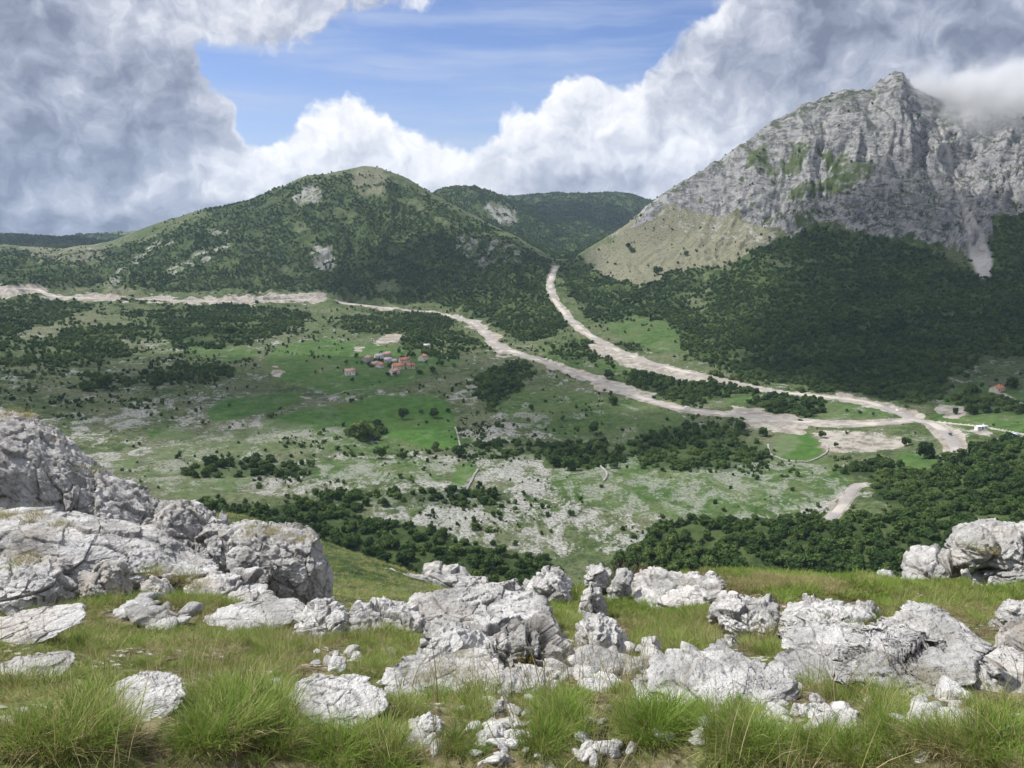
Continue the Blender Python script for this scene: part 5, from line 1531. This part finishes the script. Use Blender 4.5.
def tuft(seed, n, hgt, spread, width, droop, mat, curl=0.4, seg=4):
    r = np.random.default_rng(seed)
    vs = []; fs = []; T_ = []; K_ = []; n0 = 0
    for i in range(n):
        a = r.uniform(0, 6.283); rad = spread * 0.35 * math.sqrt(r.uniform())
        x0, y0 = math.cos(a) * rad, math.sin(a) * rad
        h = hgt * r.uniform(0.45, 1.1); b = a + r.normal() * 0.7
        out = r.uniform(0.15, 1.0) * droop
        w = width * r.uniform(0.6, 1.3); ka = r.uniform() ** 1.3
        if ka > .8: h *= .75; out *= 1.5
        sx, sy = -math.sin(b + r.normal() * .6), math.cos(b + r.normal() * .6)
        bend = r.normal() * curl * 0.15
        for s in range(seg + 1):
            q = s / seg
            z = h * (q - 0.30 * out * q * q)
            o_ = h * out * (0.25 * q + 0.75 * q ** 2.2)
            cx = x0 + math.cos(b) * o_ + sx * bend * q * q; cy_ = y0 + math.sin(b) * o_ + sy * bend * q * q
            ww = w * (1 - q) ** 0.6 * 0.5 + w * 0.06
            vs += [(cx - sx * ww, cy_ - sy * ww, z), (cx + sx * ww, cy_ + sy * ww, z)]
            T_ += [q, q]; K_ += [ka, ka]
            if s < seg:
                fs.append((n0 + 2 * s, n0 + 2 * s + 1, n0 + 2 * s + 3, n0 + 2 * s + 2))
        n0 += 2 * (seg + 1)
    return mesh_np('tuft', np.array(vs), np.array(fs), True, mat, {'t': np.array(T_), 'k': np.array(K_)})


TUFTS = [tuft(1, 90, 0.15, 0.26, 0.0036, 0.85, M_grass), tuft(2, 80, 0.12, 0.30, 0.0038, 1.0, M_grass), tuft(3, 80, 0.18, 0.22, 0.0034, 0.7, M_grass),
         tuft(4, 90, 0.11, 0.32, 0.0030, 1.2, M_fine), tuft(5, 60, 0.15, 0.26, 0.0028, 0.9, M_fine),
         tuft(6, 70, 0.07, 0.36, 0.0042, 1.1, M_grass), tuft(7, 70, 0.06, 0.36, 0.0040, 1.3, M_fine)]
TUFTS_FAR = [tuft(11, 60, 0.17, 0.40, 0.008, 0.9, M_grass, seg=2), tuft(12, 60, 0.12, 0.45, 0.008, 1.1, M_grass, seg=2), tuft(13, 60, 0.13, 0.42, 0.008, 1.0, M_fine, seg=2)]
STALK = [tuft(41, 16, 0.34, 0.30, 0.0030, 0.45, M_fine, seg=4)]
# big tussocks: thatch of dead leaves beneath, long green leaves above
TUSS = [tuft(21, 420, 0.27, 0.46, 0.0045, 0.85, M_grass, seg=5), tuft(22, 380, 0.24, 0.50, 0.0045, 1.05, M_grass, seg=5), tuft(23, 320, 0.15, 0.60, 0.0040, 1.6, M_fine, seg=5)]

rg = np.random.default_rng(77)


def place(nc, rmin, rmax):
    a = rg.uniform(-0.95, 0.95, nc); r = np.sqrt(rg.uniform(rmin ** 2, rmax ** 2, nc))
    return r * np.sin(a), r * np.cos(a), r


def keep_mask(x, y, z, r, shrink=1.0):
    u, v = project(x, y, z)
    k = np.ones(len(x), bool)
    for poly, rk_ in ROCKPOLY:
        c = poly.mean(0); ps = c + (poly - c) * shrink
        ins = inpoly(u, v, ps)
        if rk_ is not None:
            ins &= r > rk_ - 0.1
            ins &= v < poly[:, 1].max() - 0.12 * np.ptp(poly[:, 1])
        k &= ~ins
    return k, u, v


# bare patches of soil, stones and litter
BARE = [ell(505, 738, 26, 34, 20), ell(605, 740, 26, 18), ell(420, 728, 34, 18, 20), ell(795, 714, 60, 20, 5), ell(700, 715, 40, 8), ell(930, 712, 60, 12), ell(280, 745, 24, 14), ell(590, 675, 36, 20, -20), ell(150, 618, 48, 14), ell(145, 700, 34, 14), ell(20, 672, 50, 10), ell(340, 655, 22, 14, 20), ell(310, 672, 20, 10), ell(930, 640, 70, 22), ell(460, 675, 60, 10), ell(690, 735, 12, 8), ell(600, 648, 26, 12)]
gp_, gs_, gr_, gi_ = [], [], [], []
# everywhere: short to medium tufts
x, y, r = place(80000, 1.3, 15.5)
pz = grid_at(H, x, y)
k, u, v = keep_mask(x, y, pz, r)
bare = np.zeros(len(x), bool)
for b in BARE: bare |= inpoly(u + 8 * vnoise2(x * 2, y * 2, 5), v + 5 * vnoise2(x * 2, y * 2, 6), b)
dn = sstep(fbm2(x / 0.8, y / 0.8, 3, 501), -0.55, 0.15)
k &= (rg.uniform(size=len(x)) < np.where(bare, 0.05, 0.25 + 0.75 * dn)) & (rg.uniform(size=len(x)) < 0.85)
x, y, r, pz, v = x[k], y[k], r[k], pz[k], v[k]
n = len(x)
dryz = vnoise2(x / 1.6, y / 1.6, 503) + .25 * vnoise2(x / .4, y / .4, 504)
nr_ = r < 9
pick = np.where(nr_, np.where(dryz > 0.25, rg.choice([3, 6, 1, 0], n), rg.choice([0, 1, 2, 5, 5, 4], n)), 7 + np.where(dryz > 0.42, 2, rg.integers(0, 2, n)))
sc = (0.50 + 0.30 * sstep(r, 3, 7)) * rg.uniform(0.55, 1.15, n) * (0.75 + 0.45 * sstep(fbm2(x / 1.2, y / 1.2, 2, 505), -.2, .4))
gp_.append(np.stack([x, y, pz - 0.01], 1)); gs_.append(np.stack([sc, sc, sc * rg.uniform(.7, 1.1, n)], 1)); gi_.append(pick)
# the tussocks of the photograph (u, v, size)
TS_ = [(60,745,1.25),(20,735,1.1),(100,735,1.15),(40,700,.9),(80,705,.9),(10,690,.8),(225,735,1.3),(260,720,1.2),(240,700,1.1),(210,700,1.0),(290,740,1.1),(190,745,1.0),(230,668,.9),(262,660,.8),(235,640,.8),(285,650,.75),(270,625,.7),(170,650,.7),(150,668,.7),(200,655,.7),
       (545,745,1.0),(570,730,1.0),(560,715,.85),(540,725,.8),(650,745,1.1),(680,730,1.0),(640,720,.9),(720,745,1.1),(760,745,1.0),(700,718,.8),(740,722,.9),(780,755,1.0),(820,760,1.0),(860,750,.9),(812,690,.75),(828,684,.6),(880,725,.9),(910,735,.9),(945,740,.9),(985,755,1.0),(850,700,.7),(890,712,.8),
       (385,755,1.0),(340,760,1.1),(440,700,.7),(470,710,.7),(400,712,.7),(360,735,.8),(320,740,.9),(470,745,.8),(385,650,.7),(400,655,.7),(365,648,.65),(610,690,.7),(580,700,.6),(60,620,.6),(100,640,.6),(30,612,.55),(760,610,.5),(745,640,.55),(1000,740,.9),(960,720,.6),(140,590,.5),(175,555,.5),(20,510,.6)]
tx = []
for (u_, v_, s_) in TS_:
    for q in range(2):
        p = hit(u_ + rg.normal() * 9, min(v_ + rg.normal() * 6, 766), 1.2, 60)
        if p is None: continue
        tx.append((p[0], p[1], s_ * rg.uniform(.6, 1.0) * .5))
tx = np.array(tx)
pz = grid_at(H, tx[:, 0], tx[:, 1])
for piece in (0, 1):
    gp_.append(np.stack([tx[:, 0], tx[:, 1], pz - 0.01], 1)); s_ = tx[:, 2] * (1.0 if piece == 0 else .9)
    gs_.append(np.stack([s_, s_, s_], 1)); gi_.append(np.where(np.arange(len(tx)) % 2 == 0, 10, 11) if piece == 0 else np.full(len(tx), 12))
# tufts rooted in ledges of the outcrop
for (u_, v_, r_, n_) in [(8,412,15.2,5),(26,414,15.2,3),(30,516,11.3,5),(8,512,11.3,5),(60,522,11.2,3),(250,527,12.6,6),(275,530,12.6,6),(300,534,12.6,4),(182,574,9.8,5),(160,566,9.9,5),(200,578,9.6,3),(22,556,9.6,4),(182,515,14.2,3),(96,466,15.0,3),(985,546,12.2,4),(1000,535,13.5,4),(648,590,10.6,3),(672,585,10.6,3)]:
    for q in range(n_):
        d_ = pix_dir(u_ + rg.normal() * 7, v_ + rg.normal() * 2.5); d_ = d_ / math.hypot(d_[0], d_[1]) * (r_ - rg.uniform(0, .3))
        gp_.append(d_[None, :] - [[0, 0, .08]]); gs_.append(np.full((1, 3), rg.uniform(.8, 1.2))); gi_.append(np.array([rg.choice([3, 1, 6, 3])]))
# flowering stalks standing above the grass
x, y, r = place(650, 1.6, 9)
pz = grid_at(H, x, y); k, u, v = keep_mask(x, y, pz, r)
x, y, pz = x[k], y[k], pz[k]; s_ = rg.uniform(.6, 1.0, len(x))
gp_.append(np.stack([x, y, pz], 1)); gs_.append(np.stack([s_, s_, s_], 1)); gi_.append(np.full(len(x), 13))
GP = np.concatenate(gp_); GS = np.concatenate(gs_); GI = np.concatenate(gi_)
N_ = len(GP)
scatter('grass', GP, GS, rg.uniform(0, 6.28, N_), TUFTS + TUFTS_FAR + TUSS + STALK, 'long meadow grass, green with straw', GI, rotxy=rg.normal(size=(N_, 2)) * 0.12)
# spur slope: short coarse tufts
a = rg.uniform(-0.5, 0.2, 5000); r = rg.uniform(22, 75, 5000)
x, y = r * np.sin(a), r * np.cos(a)
s_ = rg.uniform(.8, 1.8, 5000)
scatter('grass', np.stack([x, y, grid_at(H, x, y) - .02], 1), np.stack([s_, s_, s_ * .6], 1), rg.uniform(0, 6.28, 5000), TUFTS_FAR, 'short grass on the spur slope', None)

# ---- dead bush and small shrub on the crest
def bush(p, size, mat, label, name, cat, nleaf=500, twig=True, leaf=.05):
    e = bpy.data.objects.new(name, None); COL.objects.link(e); e.location = p; tag(e, label, cat)
    v, f = crown_geo(int(size * 100) + 5, nleaf, 6, leaf=leaf)
    V_ = v * size / 2
    link('foliage', mesh_mixed('foliage', V_, f, mat), e)
    tv, tf = trunk_geo(4, 0.8)
    link('stem', mesh_mixed('stem', tv * size / 2, tf, bm_), e)
    return e


M_dead = leaf_mat('dead_twigs', (0.11, 0.085, 0.06), (0.17, 0.135, 0.095), (0.23, 0.19, 0.14))
M_broom = leaf_mat('brown_green_needles', (0.07, 0.055, 0.018), (0.12, 0.095, 0.03), (0.16, 0.14, 0.05))
M_shr = leaf_mat('fresh_leaves', (0.045, 0.10, 0.02), (0.075, 0.15, 0.03), (0.12, 0.19, 0.05))
# thin grey-brown twig bush: many fine stems
def twig_bush(p, size, label):
    e = bpy.data.objects.new('dead_bush', None); COL.objects.link(e); e.location = p; tag(e, label, 'dead bush')
    o = link('twigs', tuft(31, 420, size, size * 1.3, 0.010, 0.55, M_dead, seg=3), e)
    link('stem', mesh_mixed('stem', trunk_geo(4, 0.5)[0] * size * .5, trunk_geo(4, 0.5)[1], bm_), e)
    return e


def at_r(u, v, r):
    d = pix_dir(u, v); return (d / math.hypot(d[0], d[1]) * r)


p = at_r(627, 566, 13.6); twig_bush([p[0], p[1], gz(p[0], p[1]) - .05], 0.62, 'leafless grey brown bush on the crest behind the pale slabs')
p = at_r(648, 562, 13.9); bush([p[0], p[1], gz(p[0], p[1]) - .15], .75, M_broom, 'small brown green juniper beside the dead bush on the crest', 'juniper_bush', 'bush', 500, leaf=.10)
p = hit(897, 652, 1.2, 60); bush([p[0], p[1], p[2] + .05], .16, M_shr, 'little leafy green plant growing in a joint of the right hand pavement', 'leafy_plant', 'plant', 300, leaf=.12)
p = hit(527, 668, 1.2, 60); bush([p[0], p[1], p[2] - .05], .2, M_broom, 'low olive cushion plant under the dark bulky centre boulder', 'cushion_plant', 'plant', 500, leaf=.09)
# ------------------------------------------------------------------ unseen clouds placed to shade the land (thick, above the mountains, higher than the frame)
cm, t = new_mat('cloud_vapour')
vp = t.n('ShaderNodeVolumePrincipled', {'Color': (1, 1, 1, 1), 'Density': 0.011, 'Anisotropy': 0.3})
t.set(t.n('ShaderNodeOutputMaterial').inputs['Volume'], vp.outputs[0])


def cloud(u, v, rad, alt, flat=0.28, seed=1, rmin=300, sq=1.0, target=None):
    p = np.array(target) if target is not None else hit(u, v, rmin)
    k = (alt - p[2]) / SDIR[2]
    c = p + SDIR * k
    nu, nv = 64, 32
    th, ph = np.meshgrid(np.linspace(0, 2 * np.pi, nu, endpoint=False), np.linspace(-np.pi / 2, np.pi / 2, nv), indexing='ij')
    d = np.stack([np.cos(th) * np.cos(ph), np.sin(th) * np.cos(ph), np.sin(ph)], -1).reshape(-1, 3)
    s = 1 + 0.38 * fbm3(d * 1.7 + seed * 7.3, 4, seed)
    P = d * s[:, None] * np.array([rad, rad * sq, rad * flat])
    a = (np.arange(nu)[:, None] * nv + np.arange(nv - 1)[None, :]); b = (((np.arange(nu) + 1) % nu)[:, None] * nv + np.arange(nv - 1)[None, :])
    fc = np.stack([a.ravel(), b.ravel(), b.ravel() + 1, a.ravel() + 1], 1)
    o = link('cloud', mesh_np('cloud', P, fc, True, cm), loc=c.tolist())
    tag(o, 'unseen cloud above the frame, placed to shade the land', kind='stuff')
    return o


SHADE_CLOUDS = [
 # u, v of the middle of its shadow, radius, altitude
 (930, 255, 300, 1050, 0.30, 3, .8), (1010, 330, 330, 1000, 0.30, 5, 1.0), (950, 350, 190, 900, 0.3, 13, 0.8),
 (440, 265, 330, 1100, 0.28, 9, 0.6), (390, 385, 280, 900, 0.17, 11, 0.6), (620, 430, 150, 800, 0.26, 15, 0.5), (560, 215, 500, 1500, 0.25, 17, 0.8),
 (130, 395, 210, 850, 0.22, 19, 0.6), (60, 240, 420, 1400, 0.3, 21, .7),
]
for (u, v, rad, alt, fl, sd, sq) in SHADE_CLOUDS:
    cloud(u, v, rad, alt, fl, sd, 300, sq)

USE_HAZE = True
hm_, t = new_mat('haze')
vp = t.n('ShaderNodeVolumePrincipled', {'Color': (0.58, 0.75, 1.0, 1), 'Density': 0.000043, 'Anisotropy': 0.0})
t.set(t.n('ShaderNodeOutputMaterial').inputs['Volume'], vp.outputs[0])
zb, zt = -320.0, 420.0
bx = np.array([(x, y, z) for x in (-5400, 5400) for y in (-5400, 5400) for z in (zb, zt)], float)
fcs = np.array([[0, 1, 3, 2], [4, 6, 7, 5], [0, 4, 5, 1], [2, 3, 7, 6], [0, 2, 6, 4], [1, 5, 7, 3]])
if USE_HAZE:
    hz = link('haze', mesh_np('haze', bx, fcs, False, hm_))
    tag(hz, "thin blue air haze over the whole valley", kind='stuff')

# ------------------------------------------------------------------ mist clinging to the summits
def mist(u, v, r, w, h, dens, seed, depth=120, thr=0.5, label='thin cloud drifting across the summit'):
    mm, t = new_mat('mist')
    tc = t.n('ShaderNodeTexCoord').outputs['Object']
    ln = t.vm('LENGTH', tc, out=1)
    fall = t.ss(ln, 1.0, 0.25)
    p = t.n('ShaderNodeNewGeometry').outputs['Position']
    nn = t.noise(p, 0.011, 5, 0.62, 0.8)
    d_ = t.m('MULTIPLY', t.ss(t.m('ADD', nn, t.m('MULTIPLY', fall, 0.22)), thr, thr + 0.25), t.m('MULTIPLY', fall, dens))
    vp = t.n('ShaderNodeVolumePrincipled', {'Color': (0.97, 0.98, 1, 1), 'Density': d_, 'Anisotropy': 0.2})
    t.set(t.n('ShaderNodeOutputMaterial').inputs['Volume'], vp.outputs[0])
    V_, F_ = ICO[3]
    d = pix_dir(u, v); d = d / math.hypot(d[0], d[1]) * r
    o = link('summit_mist', mesh_np('summit_mist', V_, np.column_stack([F_, F_[:, 2]])[:, :3], True, mm), loc=d.tolist())
    k = r / F
    o.scale = (w * k, depth, h * k)
    o.rotation_euler.z = -math.atan2(d[0], d[1])
    tag(o, label, kind='stuff')


mist(985, 128, 1960, 120, 66, 0.035, 1, 150, 0.50)
mist(925, 96, 1950, 75, 42, 0.016, 2, 90, 0.52)
mist(1010, 105, 2100, 110, 50, 0.035, 3, 150, 0.48)
